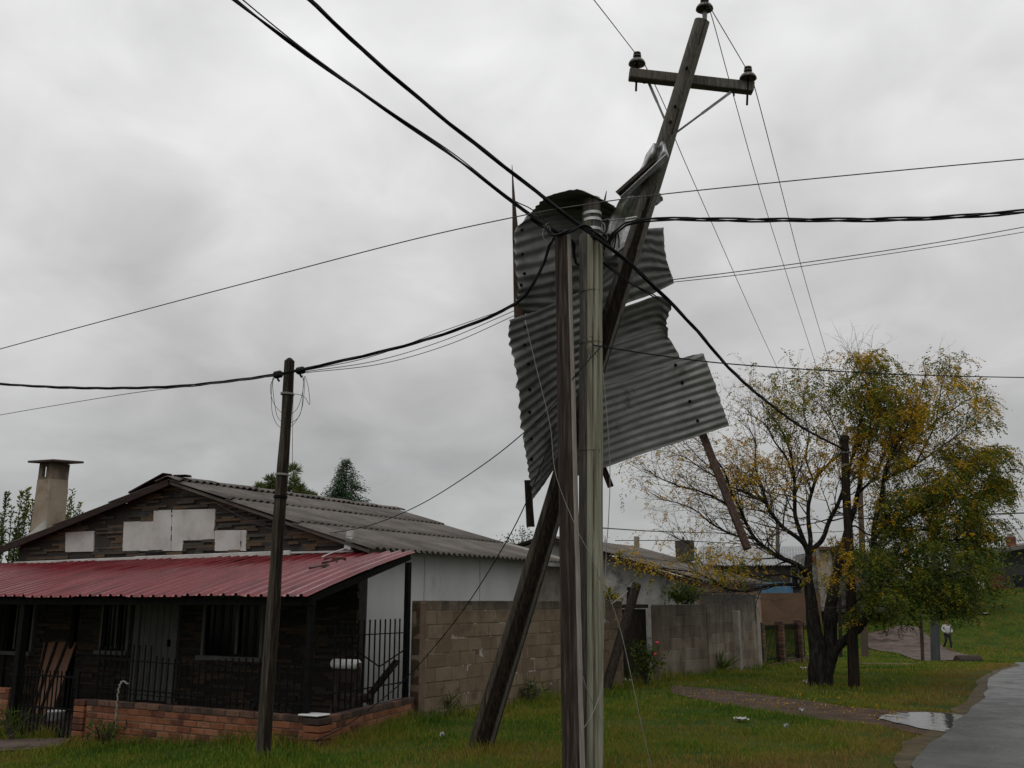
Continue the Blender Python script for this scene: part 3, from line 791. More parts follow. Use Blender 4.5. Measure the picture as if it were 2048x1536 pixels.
for (x, y, z0, z1, w) in ((1.55, -2.83, .36, 1.62, .078), (1.19, -.36, .15, 2.22, .075), (-4.12, -2.83, -.3, 1.62, .11), (-4.62, -1.6, -.2, 1.9, .09), (-8.4, -2.83, -.3, 1.62, .10)):
    MB().box((x, y, (z0 + z1) / 2), (w, w, z1 - z0), bev=.006).build('post', M['black_iron'], porch)
MB().box((-9.62, .02, .85), (1.6, .14, 2.5)).build('back_wall', M['stone_gap'], porch)
MB().box((-10.4, -1.4, .85), (.14, 2.7, 2.2)).build('added_shade_wall', M['concrete'], porch)  # added out of view to keep light from entering the porch at the left
MB().box((-3.5, -1.45, -.14), (10, 2.55, .16)).build('floor', M['floor'], porch)
# two broken slats lying on the red sheets
def on_porch(px, py):
    best = None
    for v in np.linspace(0, 1, 41):
        q = plane_pt(HMI, px, py, float(porch_pt(0, v).y))
        d = abs(q.z - (porch_pt(0, v).z + .03))
        if best is None or d < best[0]: best = (d, q)
    return HM @ best[1]
for i, (a, b, lab) in enumerate((((650, 1117), (687, 1118), 'short broken slat lying across the red porch roof, upper one'), ((622, 1137), (655, 1129), 'short broken slat on the red porch roof, lower one nearer the front edge'), ((648, 1125), (676, 1122), 'thin broken slat between two others on the red porch roof'))):
    A, B = on_porch(*a), on_porch(*b)
    o = MB().bar(A, B, .09, .03, jit=.012).build('broken_slat', M['wood_red'], base=A); tag(o, lab, 'slat', 'broken slats on the porch roof')

# ------------------------------------------------------------------ brick walls and iron railings in front of the porch
def brick_course(mb, p0, p1, z, h, L=.245, off=0.0, mi=0, dep=.12, joint=.012):
    p0, p1 = Vector(p0), Vector(p1); d = p1 - p0; n = d.length; d.normalize()
    rot = Matrix.Rotation(math.atan2(d.y, d.x), 3, 'Z'); s = -off
    while s < n:
        a, b = max(0, s), min(n, s + L - joint)
        if b - a > .03:
            c = p0 + d * ((a + b) / 2)
            j = random.uniform(-.004, .004)
            mb.box((c.x - d.y * j, c.y + d.x * j, z + h / 2), (b - a, dep, h - joint), rot, mi, bev=.006, jit=.0025)
        s += L * random.uniform(.97, 1.03)
def brick_wall(name, label, runs, z0, n, h=.083, coping=True):
    t = thing(name, label, 'brick wall', (HX, HY, 0), HROT)
    mb, core = MB(), MB()
    for (a, b) in runs:
        for k in range(n):
            brick_course(mb, (*a, 0), (*b, 0), z0 + k * h, h, off=(.12 if k % 2 else 0), mi=1 if (coping and k == n - 1) else 0, dep=.14 if k == n - 1 else .122)
        d = (Vector((*b, 0)) - Vector((*a, 0)))
        core.bar((*a, z0 + n * h / 2 - .01), (*b, z0 + n * h / 2 - .01), .104, n * h - .02)
    mb.build('bricks', [M['brick'], M['brick_dark']], t); core.build('mortar', M['mortar_brown'], t)
    return t
bw = brick_wall('brick_wall', 'low orange brick wall wrapping the porch corner under the black railing', [((-2.45, -2.8), (1.69, -2.8)), ((1.75, -2.68), (1.26, -.32))], -.25, 7)
pm = MB()
for k in range(7): pm.box((-2.58, -2.8, -.22 + k * .083), (.22, .17, .071), None, 0, .006, .003)
pm.build('brick_pier', [M['brick'], M['brick_dark']], bw); pm = MB()
for k in range(7): pm.box((1.72, -2.82, -.22 + k * .083), (.24, .24, .071), Matrix.Rotation(.06 * (k % 2), 3, 'Z'), 1 if k > 5 else 0, .006, .003)
pm.build('brick_pier', [M['brick'], M['brick_dark']], bw)
brick_wall('brick_wall', 'stub of orange brick wall at the left picture edge beyond the gate', [((-9.0, -2.8), (-4.25, -2.8))], -.35, 9, coping=False)

rl = thing('iron_railing', 'black iron bar railing along the front on top of the low brick wall', 'railing', (HX, HY, 0), HROT)
b = MB(); x = -2.35
while x < 1.55:
    zt = .93 + .03 * math.sin(x * 3) + (.12 if x < -1.2 else 0); b.box((x, -2.8, (.34 + zt) / 2), (.016, .016, zt - .34)); x += .118
b.build('bars', M['black_iron'], rl)
MB().bar((-2.5, -2.8, .50), (1.6, -2.8, .44), .03, .014).build('rail', M['black_iron'], rl); MB().bar((-2.5, -2.815, .44), (1.6, -2.815, .40), .008, .012).build('rail', M['black_iron'], rl); MB().bar((-2.5, -2.8, .88), (1.58, -2.8, .80), .03, .014).build('rail', M['black_iron'], rl)
rl = thing('iron_railing', 'black iron side railing with a V of bars in front of the white wall', 'railing', (HX, HY, 0), HROT)
b = MB(); A, B = Vector((1.70, -2.6, 0)), Vector((1.23, -.42, 0))
for k in range(14):
    p = A.lerp(B, (k + .5) / 14); zt = 1.42 if k > 3 else 1.38; b.box((p.x, p.y, (.34 + zt) / 2), (.016, .016, zt - .34))
b.build('bars', M['black_iron'], rl)
b = MB()
for z in (1.24, .56): MB().bar(A + Vector((0, 0, z)), B + Vector((0, 0, z - .02)), .03, .014).build('rail', M['black_iron'], rl)
C_ = A.lerp(B, .6)
b.bar(A.lerp(B, .28) + Vector((0.012, 0, 1.05)), C_ + Vector((0.012, 0, .80)), .014, .014); b.bar(C_ + Vector((0.012, 0, .80)), B + Vector((0.012, 0, 1.0)), .014, .014)
b.build('v_brace', M['black_iron'], rl)
gt = thing('iron_gate', 'low black iron bar gate at the gap in the brick wall', 'gate', tuple(HM @ Vector((-3.4, -2.8, 0))), HROT)
b = MB()
for k in range(15): b.box((-.62 + k * .088, 0, .20), (.015, .015, .96))
b.build('bars', M['black_iron'], gt)
b = MB()
for z in (-.26, .16, .60): b.box((0, 0, z), (1.30, .02, .025))
for x in (-.65, .65): b.box((x, 0, .18), (.03, .03, 1.0))
b.build('frame', M['black_iron'], gt)

# things on the porch
bd = thing('leaning_board', 'orange varnished slatted board leaning in the porch behind the gate', 'board', tuple(HM @ Vector((-4.0, -1.9, 0))), HROT)
q = [hp(88, 1284, -1.6), hp(152, 1284, -1.6), hp(100, 1438, -2.1), hp(58, 1438, -2.1)]
q = [HM @ v for v in q]
MB().prism(q, (.0, .03, 0)).build('panel', M['shutter'], bd, world=True)
sl = MB()
for t in (.1, .42, .75): sl.bar(q[0].lerp(q[1], t) + Vector((0, -.02, 0)), q[3].lerp(q[2], t - .35 if t > .3 else 0) + Vector((0, -.02, 0)), .035, .02, up=(0, -1, 0))
sl.build('slats', M['wood_dark'], bd, world=True)
bp = HM @ hp(110, 1452, -2.45)
bu = thing('bucket', 'white plastic bucket standing on the porch floor behind the gate', 'bucket', bp)
MB().lathe((0, 0, 0), [(.105, 0), (.13, .20), (.14, .205), (.14, .22), (.128, .22), (.10, .02)], 20).build('body', M['white_plastic'], bu, smooth=True)
MB().tube(catmull([(-.135, 0, .20), (-.10, -.09, .12), (0, -.13, .09), (.10, -.09, .12), (.135, 0, .20)], 5), .004).build('handle', M['steel'], bu)
st_ = thing('wooden_chair', 'dark wooden chair seen from behind with a white roll on its top rail', 'chair', tuple(HM @ Vector((1.0, -1.75, 0))), HROT)
a0, a1 = HMI @ (HM @ hp(684, 1328, -1.75)), HMI @ (HM @ hp(738, 1328, -1.75))
xa, xb, zt = a0.x - 1.14, a1.x - 1.16, a0.z
MB().tube([(xa - .02, 0, zt), (xa, 0, zt), (xb - .02, 0, zt), (xb, 0, zt)], [.05, .066, .066, .05], 14).build('white_roll', M['white_plastic'], st_, smooth=True)
b = MB(); b.tube(catmull([(xb + .04, -.05, zt + .02), (xb + .06, -.08, zt - .12), (xb - .01, -.06, zt - .45), (xb - .08, 0, -.02)], 5), .034, 6); b.build('back_leg', M['wood_brown'], st_)
b = MB(); b.tube(catmull([(xa + .02, .0, zt - .05), (xa + .04, 0, zt - .4), (xa - .06, 0, -.02)], 5), .034, 6); b.build('back_leg', M['wood_brown'], st_)
b = MB(); b.box(((xa + xb) / 2, .20, zt - .42), (xb - xa - .04, .34, .05)); b.build('seat', M['wood_brown'], st_)
MB().box(((xa + xb) / 2, -.01, zt - .16), (xb - xa, .03, .16), bev=.01).build('back_panel', M['wood_brown'], st_); MB().box(((xa + xb) / 2, -.01, zt - .52), (xb - xa - .06, .03, .06)).build('back_slat', M['wood_brown'], st_)
for xx in (xa + .03, xb - .03): MB().box((xx - .02, .34, (zt - .44) / 2), (.05, .05, zt - .46)).build('front_leg', M['wood_brown'], st_)
A, B = HM @ (hp(808, 1322, -.75) - Vector((.12, 0, 0))), HM @ (hp(752, 1405, -1.2) - Vector((.2, 0, 0)))
o = MB().bar(A, B, .14, .04).build('plank', M['wood_dark'], base=B); tag(o, 'dark plank leaning diagonally behind the side railing', 'plank')
pl = HM @ Vector((1.66, -2.82, .345))
o = MB().box(pl, (.30, .24, .02), Matrix.Rotation(-.5, 3, 'Z'), bev=.006).build('white_tile', M['white_plastic'], base=pl); tag(o, 'white tile on the brick corner under the front porch post', 'tile')
rp_ = [HM @ v for v in (hp(256, 1368, -2.82), hp(246, 1362, -2.83), hp(239, 1372, -2.90), hp(235, 1395, -2.91), hp(232, 1430, -2.90), hp(230, 1458, -2.90))]
b = MB()
cp = catmull(rp_, 8)
b.tube([p + Vector((.008 * math.sin(i * 1.6), 0, .006 * math.cos(i * 1.6))) for i, p in enumerate(cp)], .012, 5)
tag(b.build('rope', M['wire_pale'], base=rp_[-1]), 'pale frayed rope hanging over the low brick wall', 'rope')

# ------------------------------------------------------------------ yard walls along the verge
M['stain_top'] = mat('black mould stained concrete', [(.03, .027, .022), (.07, .062, .05), (.16, .14, .115)], 2.6, rough=.9, stretch=(1.3, 1.3, .35), bump=.3, bscale=26, island=.3, lo=.2, hi=.8)
def block_wall(name, label, a, b, z0, courses, h, mats, L=.41, top=None, cols=(), dep=.15, ntop=0):
    a, b = Vector((*a, 0)), Vector((*b, 0)); d = b - a; n = d.length; rz = math.atan2(d.y, d.x)
    t = thing(name, label, 'wall', (a.x, a.y, 0), rz)
    mb, core = MB(), MB()
    zz = z0
    for k in range(courses):
        last = top is not None and k == courses - 1
        LL = L * .52 if last else L; hh = top if last else h
        s = -(LL * .5 if k % 2 else 0)
        while s < n:
            e = s + LL * random.uniform(.96, 1.04); x0, x1 = max(0, s), min(n, e - .014)
            if x1 - x0 > .04:
                mb.box(((x0 + x1) / 2, random.uniform(-.004, .004), zz + hh / 2), (x1 - x0, dep, hh - .014), None, 1 if last or (k >= courses - ntop and (k == courses - 1 or random.random() < .75)) else 0, .006, .003)
            s = e
        zz += hh
    core.box((n / 2, 0, (z0 + zz) / 2 - .006), (n, dep - .008, zz - z0 - .012))
    mb.build('blocks', mats[:2], t); core.build('mortar', mats[2], t)
    for x, w in cols:
        MB().box((x, 0, (z0 + zz) / 2 - .01), (w, dep + .016, zz - z0 - .03), bev=.008).build('column', mats[3], t)
    return t
A0, A1 = (-1.40, 14.27), (2.20, 20.08)
block_wall('block_wall', 'long unplastered clay coloured block wall between the brick wall and the dark gate', A0, A1, -.32, 10, .205, (M['block'], M['block_dark'], M['mortar'], M['mortar_brown']), top=.15,
           cols=((.07, .14), (2.95, .13), (4.7, .13)))
A0 = (-1.38, 14.25)
gA, gB = Vector((2.20, 20.08, 0)), Vector((3.15, 21.62, 0))
gt = thing('board_gate', 'dark wet board gate set into the block wall behind the rose bush', 'gate', (gA.x, gA.y, 0), math.atan2(gB.y - gA.y, gB.x - gA.x))
n = (gB - gA).length; b = MB()
for k in range(9): b.box((n * (k + .5) / 9, .22, .62), (n / 9 - .008, .03, 1.75), jit=.004)
b.build('boards', M['wood_dark'], gt)
MB().box((n / 2, .20, 1.56), (n, .12, .08)).build('rail', M['wood_dark'], gt); MB().box((n / 2, .19, .3), (n, .03, .1)).build('rail', M['wood_dark'], gt)
block_wall('yard_wall', 'stained cement wall with rough joints right of the dark gate', (3.15, 21.62), (4.62, 23.6), -.4, 8, .25, (M['concrete_stain'], M['stain_top'], M['concrete_stain'], M['concrete_stain']), L=.62, cols=((.09, .2),))
yw = block_wall('yard_wall', 'taller stained cement wall ending at the brick pier, with a concrete post before it', (4.64, 23.62), (6.85, 27.35), -.55, 10, .241, (M['concrete_stain'], M['stain_top'], M['concrete_stain'], M['concrete']), L=.6, cols=((4.2, .3),))
p = G(1478, 1342)
o = MB().box((p.x, p.y, .62), (.17, .17, 1.62), Matrix.Rotation(1.0, 3, 'Z'), bev=.01).build('concrete_post', M['concrete'], base=(p.x, p.y, 0)); tag(o, 'pale concrete post standing in front of the taller stained wall', 'post')
# iron fence with brick piers
f0, f1 = Vector((6.9, 27.5, 0)), Vector((9.6, 32.2, 0)); d = f1 - f0; n = d.length
fe = thing('iron_fence', 'black bar fence on brick piers and a low brick base beyond the taller stained wall', 'fence', (f0.x, f0.y, 0), math.atan2(d.y, d.x))
b = MB()
for k in range(int(n / .14)): b.box((.1 + k * .14, 0, .42), (.02, .02, 1.15))
b.build('bars', M['black_iron'], fe)
for z in (.95, .05): MB().box((n / 2, 0, z), (n, .025, .03)).build('rail', M['black_iron'], fe)
for x in (.14, 2.3, 4.6):
    b = MB()
    for k in range(18): b.box((x, 0, -.62 + k * .098), (.25, .24, .088), Matrix.Rotation(.02 * (k % 2), 3, 'Z'), bev=.008)
    b.build('brick_pier', M['brick_dark'], fe)
b = MB()
for k in range(6): brick_course(b, (0, 0, 0), (n, 0, 0), -.62 + k * .09, .09, off=.12 * (k % 2), dep=.14)
b.build('brick_base', M['brick_dark'], fe)

# ------------------------------------------------------------------ houses farther along
def far_house(name, label, corner, rot, wl, dp, ze, apex_dx, apz, mats, zb=-.8, pitch=.25, eave=.3):
    """gable on the local x axis from -wl to 0 facing -y, side wall along +y"""
    t = thing(name, label, 'house', (corner[0], corner[1], 0), rot)
    m = -apex_dx; lz = apz - (wl - apex_dx) * (apz - ze) / apex_dx
    MB().prism([(-wl, 0, zb), (0, 0, zb), (0, 0, ze), (m, 0, apz), (-wl, 0, lz)], (0, .2, 0)).build('gable_wall', mats[0], t)
    MB().box((-.1, dp / 2 + .1, (zb + ze) / 2 - .02), (.2, dp - .2, ze - zb - .05)).build('side_wall', mats[1], t)
    r = MB(); sl = (apz - ze) / apex_dx
    roof_slope(r, m, apz + .06, eave, ze + .06 - sl * eave, -.2, dp + .2, pitch, .03, 2)
    roof_slope(r, m, apz + .06, -wl - .2, lz + .06, -.2, dp + .2, pitch, .03, 1)
    r.build('roof', mats[2], t, smooth=True, solid=.015)
    vb = MB(); vb.bar((m, -.22, apz - .03), (eave, -.22, ze - .03 - sl * eave), .04, .14); vb.build('verge_board', M['fascia'], t)
    return t
M['pink_wall'] = mat('faded salmon paint', [(.26, .155, .10), (.36, .215, .14)], 1.5, rough=.85)
nh = far_house('house', 'grey mould stained house with a corrugated roof behind the block wall', (5.05, 27.0), R(-30), 8.5, 6.6, 2.22, 4.6, 3.55, (M['mould_wall'], M['pink_wall'], M['fibre']))
MB().box((-.0, 3.2, 1.85), (.06, .55, .35)).build('window', M['glass_dark'], nh)
MB().box((-2.2, 5.5, 3.35), (.5, .5, .7), bev=.02).build('chimney', M['soot'], nh)
MB().tube([(-2.05, -.22, 2.75), (-2.05, -.5, 2.78)], .07, 8).build('roof_beam', M['wood_dark'], nh)

def at_ground(px, Y, dz=0): 
    q = P(px, 1204, Y); return Vector((q.x, Y, height(q.x, Y) + dz))
# blue and white house across the dip
M['blue_wall'] = mat('faded blue paint', [(.06, .15, .24), (.085, .20, .32)], 1.5, rough=.8)
M['white_roof'] = mat('pale sheet roof', [(.26, .265, .27), (.36, .365, .37)], 1.2, rough=.6)
M['dark_wall'] = mat('dark grey wet wall', [(.035, .034, .033), (.07, .067, .064), (.10, .095, .09)], .8, rough=.9, spots=[((.03, .028, .027), 1.5, .55, .15)])
bh = thing('house', 'blue and dark house with a pale sheet roof behind the autumn tree', 'house', tuple(at_ground(1480, 60)))
def bx(px0, px1, py0, py1, Y, dep, mat_, name, parent, y_off=0):
    a, b = P(px0, py1, Y + y_off), P(px1, py0, Y + y_off)
    mb = MB(); mb.box(((a.x + b.x) / 2, Y + y_off + dep / 2, (a.z + b.z) / 2), (b.x - a.x, dep, b.z - a.z))
    return mb.build(name, mat_, parent, world=True)
bx(1395, 1640, 1130, 1240, 60, 5, M['dark_wall'], 'wall', bh)
bx(1515, 1585, 1164, 1197, 60, .1, M['blue_wall'], 'blue_panel', bh, -.12)
a, b_, c_, d_ = P(1385, 1132, 59.4), P(1632, 1129, 59.4), P(1628, 1093, 66), P(1400, 1093, 66)
r = MB()
def fn(u, v): 
    p = a.lerp(b_, u).lerp(d_.lerp(c_, u), v); p.z += .04 * math.sin(u * 260); return p
r.grid(fn, 320, 2); r.build('roof', M['white_roof'], bh, world=True, solid=.03)
w = bx(1582, 1612, 1136, 1172, 60, .08, M['glass_dark'], 'window', bh, -.10)
f = MB()
for px in (1582, 1597, 1612):
    p0, p1 = P(px, 1172, 59.86), P(px, 1136, 59.86); f.bar(p0, p1, .09, .09)
for py in (1136, 1154, 1172): f.bar(P(1582, py, 59.84), P(1612, py, 59.84), .09, .09)
f.build('frame', M['door_paint'], w, world=True)
bx(1420, 1640, 1186, 1250, 57, .3, mat('brown bank wall', [(.085, .048, .028), (.13, .078, .048)], 1, rough=.9), 'base_wall', bh)
# flat dark grey building
gh = thing('flat_building', 'flat roofed dark grey building with a pale corner behind the tree trunks', 'building', tuple(at_ground(1700, 58)))
bx(1644, 1790, 1103, 1225, 58, 6, M['dark_wall'], 'wall', gh)
bx(1643, 1662, 1098, 1222, 57.7, .28, M['concrete'], 'pale_corner', gh)
bx(1622, 1643, 1108, 1222, 58.4, 3, M['mould_wall'], 'side_wall', gh)
r_ = bx(1640, 1700, 1093, 1100, 57.4, 2, M['brick_dark'], 'roof', gh)
bx(1620, 1642, 1112, 1122, 58.2, .15, M['brick'], 'brick_patch', gh)
MB().lathe(P(1681, 1097, 58.5), [(.16, 0), (.16, .3), (.05, .34)], 10).build('roof_pipe', M['steel'], gh, world=True)
# grey house on the bank with the brick chimney and red door
rh = thing('house', 'grey house with a red door and a brick chimney on top of the grassy bank', 'house', tuple(at_ground(2030, 68)))
bx(2003, 2150, 1096, 1215, 68, 6, M['dark_wall'], 'wall', rh)
bx(1955, 2003, 1108, 1215, 69.2, 4, M['dark_wall'], 'recess_wall', rh)
ro_ = MB(); a, b2 = P(1980, 1106, 67.2), P(2150, 1079, 67.2); ro_.bar(a, b2, 1.2, .14); ro_.bar(a + Vector((0, 4, .1)), b2 + Vector((0, 4, .1)), 7, .12)
ro_.build('roof', M['fibre'], rh, world=True)
dd_ = bx(1981, 2008, 1144, 1185, 68, .12, mat('red door paint', [(.11, .012, .014), (.16, .02, .022)], 3, rough=.6), 'door', rh, -.35)
MB().box(P(2004, 1166, 67.5), (.12, .12, .2)).build('handle', M['steel'], dd_, world=True)
b = MB(); cpos = P(2024, 1100, 70)
for k in range(12): b.box((cpos.x, 70, cpos.z - .2 + k * .1), (.5, .5, .09), Matrix.Rotation(.03 * (k % 2), 3, 'Z'))
cc = b.build('chimney', M['brick'], rh, world=True)
MB().lathe((cpos.x, 70, cpos.z + .98), [(.22, 0), (.22, .18), (.16, .2)], 12).build('cap', M['concrete'], cc, world=True)
bx(2030, 2060, 1150, 1170, 68, .1, M['glass_dark'], 'window', rh, -.12)
pf = thing('picket_fence', 'short run of white pickets left of the red door', 'fence', tuple(at_ground(1962, 67)))
for i_, px in enumerate((1957, 1961.5, 1966, 1970)):
    p0 = at_ground(px, 67); MB().box((p0.x, 67, p0.z + .6), (.09, .04, 1.3), bev=.02).build('picket', M['white_plastic'], pf, world=True)
b = MB(); b.bar(at_ground(1955, 67.05, .5), at_ground(1972, 67.05, .5), .05, .08); b.build('rail', M['white_plastic'], pf, world=True)

# ------------------------------------------------------------------ poles
M['wood_lean'] = mat('dark weathered pole wood', [(.022, .018, .013), (.055, .047, .037), (.105, .093, .076)], 7, rough=.8, spec=.08, stretch=(6, 6, .3), bump=.5, bscale=14, spots=[((.012, .010, .008), 2.2, .56, .14)])
M['wood_mid'] = mat('worn grey brown wood', [(.07, .063, .052), (.125, .115, .098), (.19, .175, .152)], 10, rough=.75, stretch=(7, 7, .3), bump=.4, bscale=16)
def pole_shaft(a, b, r0, r1, mats, name, parent, n=40, segs=26, notch=None, strip=None, wob=.012, dark=None, square=0.0, seed=0, upper=None):
    a, b = Vector(a), Vector(b); pts, rad = [], []
    for i in range(segs + 1):
        t = i / segs; p = a.lerp(b, t)
        p.x += wob * mnoise.noise(Vector((t * 3, seed, 1.0))); p.y += wob * mnoise.noise(Vector((t * 3, seed, 9.0)))
        pts.append(p); rad.append(r0 + (r1 - r0) * t + .006 * mnoise.noise(Vector((t * 9, seed, 4.0))))
    def prof(th, i):
        f = 1 + .035 * mnoise.noise(Vector((math.cos(th) * 1.5, math.sin(th) * 1.5, i * .22 + seed * 3)))
        if notch:
            for (c, w, d) in notch:
                c2 = c + .10 * mnoise.noise(Vector((i * .12, seed, c)))
                dd = (th - c2 + math.pi) % (2 * math.pi) - math.pi
                f -= d * math.exp(-(dd / w) ** 2)
        if square:
            q = abs(math.cos(th)) ** 5 + abs(math.sin(th)) ** 5
            f *= (1 - square) + square * (1 / q ** .2)
        if strip:
            dd = (th - (strip[0] + strip[1]) / 2 + math.pi) % (2 * math.pi) - math.pi
            if abs(dd) < (strip[1] - strip[0]) / 2: f *= .96
        return f
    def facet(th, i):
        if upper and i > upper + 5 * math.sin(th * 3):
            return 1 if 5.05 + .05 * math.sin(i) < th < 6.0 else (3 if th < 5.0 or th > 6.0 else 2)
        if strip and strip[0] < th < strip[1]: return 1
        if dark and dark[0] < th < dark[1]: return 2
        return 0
    mb = MB(); mb.tube(pts, rad, n, True, 0, prof, facet, ref=(1, 0, 0))
    return mb.build(name, mats, parent, world=True)
Q = math.pi * 2
def strap(parent, c, ax, r, w, m, name='strap'):
    c = Vector(c); ax = Vector(ax).normalized()
    mb = MB(); mb.lathe(c, [(r, -w / 2), (r + .006, -w / 2), (r + .006, w / 2), (r, w / 2)], 28, ax)
    return mb.build(name, m, parent, world=True, smooth=False)

def tie(parent, c, ax, r, m):
    ax = Vector(ax).normalized(); x = ax.orthogonal().normalized(); y = ax.cross(x); c = Vector(c)
    pts = [c + (x * math.cos(a) + y * math.sin(a)) * r + ax * .006 * math.sin(2 * a + c.z) for a in [2 * math.pi * k / 24 for k in range(25)]]
    return MB().tube(pts, .0035, 5).build('wire_tie', m, parent, world=True)
# pale green post (front) and the taller one bound behind it
gp0, gp1 = P(1180, 1536, 10.0), P(1182, 472, 10.0); gp0.z = -.3
post = thing('utility_pole', 'greenish weathered round pole with a long vertical crack, in front of the torn sheets', 'pole', (gp0.x, gp0.y, 0))
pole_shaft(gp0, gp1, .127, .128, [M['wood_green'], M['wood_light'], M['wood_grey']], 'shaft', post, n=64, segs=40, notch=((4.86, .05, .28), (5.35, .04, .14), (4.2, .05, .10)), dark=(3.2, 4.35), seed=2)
for py, m in ((586, M['wire']), (688, M['wire']), (902, M['wire'])):
    c = P(1181, py, 10.0); tie(post, c, (0, 0, 1), .130, m)
bp0, bp1 = P(1184, 1100, 10.32), P(1183, 398, 10.32); bp0.x = gp0.x + .02; bp0.z = -.3
post2 = thing('utility_pole', 'taller grey brown pole with pale metal straps, rising behind the greenish pole', 'pole', (bp0.x, bp0.y, 0))
pole_shaft(bp0, bp1, .115, .105, [M['wood_grey'], M['wood_light'], M['wood_dark']], 'shaft', post2, n=40, notch=((4.7, .06, .16),), seed=5)
for py in (430, 443, 462):
    c = P(1184, py, 10.32); strap(post2, c, (-.04, 0, 1), .108, .034, M['band'])
c = P(1203, 445, 10.2)
mb = MB(); mb.tube(catmull([c, c + Vector((.03, -.02, -.03)), c + Vector((.035, -.02, -.10)), c + Vector((.01, -.02, -.12)), c + Vector((0, -.01, -.03))], 5), .008, 6)
mb.build('hook', M['steel'], post2, world=True)
# brown squared post
rp0, rp1 = P(1149, 1536, 9.72), P(1126, 474, 9.85); rp0.z = -.3
post3 = thing('utility_pole', 'dark brown squared post with one pale weathered edge, left of the greenish pole', 'pole', (rp0.x, rp0.y, 0))
pole_shaft(rp0, rp1, .112, .09, [M['wood_brown'], M['wood_light'], M['wood_dark']], 'shaft', post3, n=40, segs=36, strip=(5.15, 5.75), square=.45, notch=((4.5, .05, .05),), wob=.03, seed=8)
c = P(1127, 583, 9.84); tie(post3, c, (0, 0, 1), .098, M['wire'])

# the leaning pole with its crossarm
lp0 = G(960, 1497); lp1 = P(1404, 42, 9.65)
lean = thing('utility_pole', 'long leaning wooden pole with a crossarm and three dark insulators, passing behind the posts', 'pole', lp0)
la = (lp1 - lp0).normalized()
lpb = lp0 - la * .35
pole_shaft(lpb, lp1, .148, .088, [M['wood_lean'], M['wood_mid'], M['wood_dark'], M['wood_grey']], 'shaft', lean, n=60, segs=60, upper=41, strip=(5.3, 5.62), dark=(4.1, 5.25), notch=((5.05, .05, .07), (4.3, .05, .06)), seed=3, wob=.02)  # lower shaft in darker woods, its shade put into the colour
def on_lean(py):
    """point of the pole axis seen at row py"""
    lo, hi = 0.0, 1.0
    for _ in range(40):
        m = (lo + hi) / 2; p = lp0.lerp(lp1, m)
        q = p - Vector((0, 0, EYE)); v = (-q.y * SP + q.z * CP) / (q.y * CP + q.z * SP); y = CY - v * FPX
        if y > py: lo = m
        else: hi = m
    return lp0.lerp(lp1, (lo + hi) / 2)
cy_ = on_lean(165).y + .15
ca, cb = P(1258, 149, cy_ - .03), P(1506, 177, cy_ + .05)
MB().bar(ca, cb, .11, .12, bev=.008, jit=.006).build('crossarm', M['wood_grey'], lean, world=True)
for (px, py, base_py, off) in ((1274, 128, 140, 0), (1496, 157, 168, 0), (1409, 18, 42, 1)):
    Yq = cy_ if not off else lp1.y
    c = P(px, py, Yq); ax = Vector((.04, -.06, 1)).normalized()
    ins = MB().lathe(c, [(.03, .0), (.085, -.014), (.100, -.006), (.097, .014), (.080, .042), (.052, .06), (.032, .068), (.032, .08), (.048, .088), (.05, .10), (.034, .108), (.034, .116), (.046, .124), (.042, .14), (.018, .148)], 24, ax).build('insulator', M['porcelain'], lean, world=True, smooth=True)
    pb = P(px - (1 if not off else -1), base_py + (30 if not off else 6), Yq)
    if off: MB().tube([c + Vector((0, 0, .0)), c.lerp(pb, .35), c.lerp(pb, .6), pb - Vector((0, 0, .1))], [.014, .03, .026, .02], 10).build('pin', M['steel'], ins, world=True)
    else: MB().tube([c, P(px - 2, base_py + 42, Yq)], .013, 8).build('pin', M['black_iron'], ins, world=True)
for (px, py) in ((1288, 153), (1467, 178)):
    c = P(px, py, cy_); MB().tube([c, c + Vector((.0, 0, -.09))], .011, 8).build('bolt', M['black_iron'], lean, world=True)
for (px, py) in ((1367, 146), (1343, 222), (1337, 253)):
    c = on_lean(py) + Vector((-.01, -.09, 0)); MB().lathe(c, [(.016, 0), (.016, .03)], 8, (0, -1, 0)).build('bolt', M['black_iron'], lean, world=True)
for A, B in (((1462, 184), (1354, 264)), ((1296, 162), (1330, 240))):
    a, b = P(*A, cy_ + .02), P(*B, cy_ + .02); m = a.lerp(b, .55)
    MB().bar(a, m, .03, .012, up=(0, 1, 0)).bar(m, b, .012, .045, up=(0, 1, 0)).build('brace', M['steel'], lean, world=True)

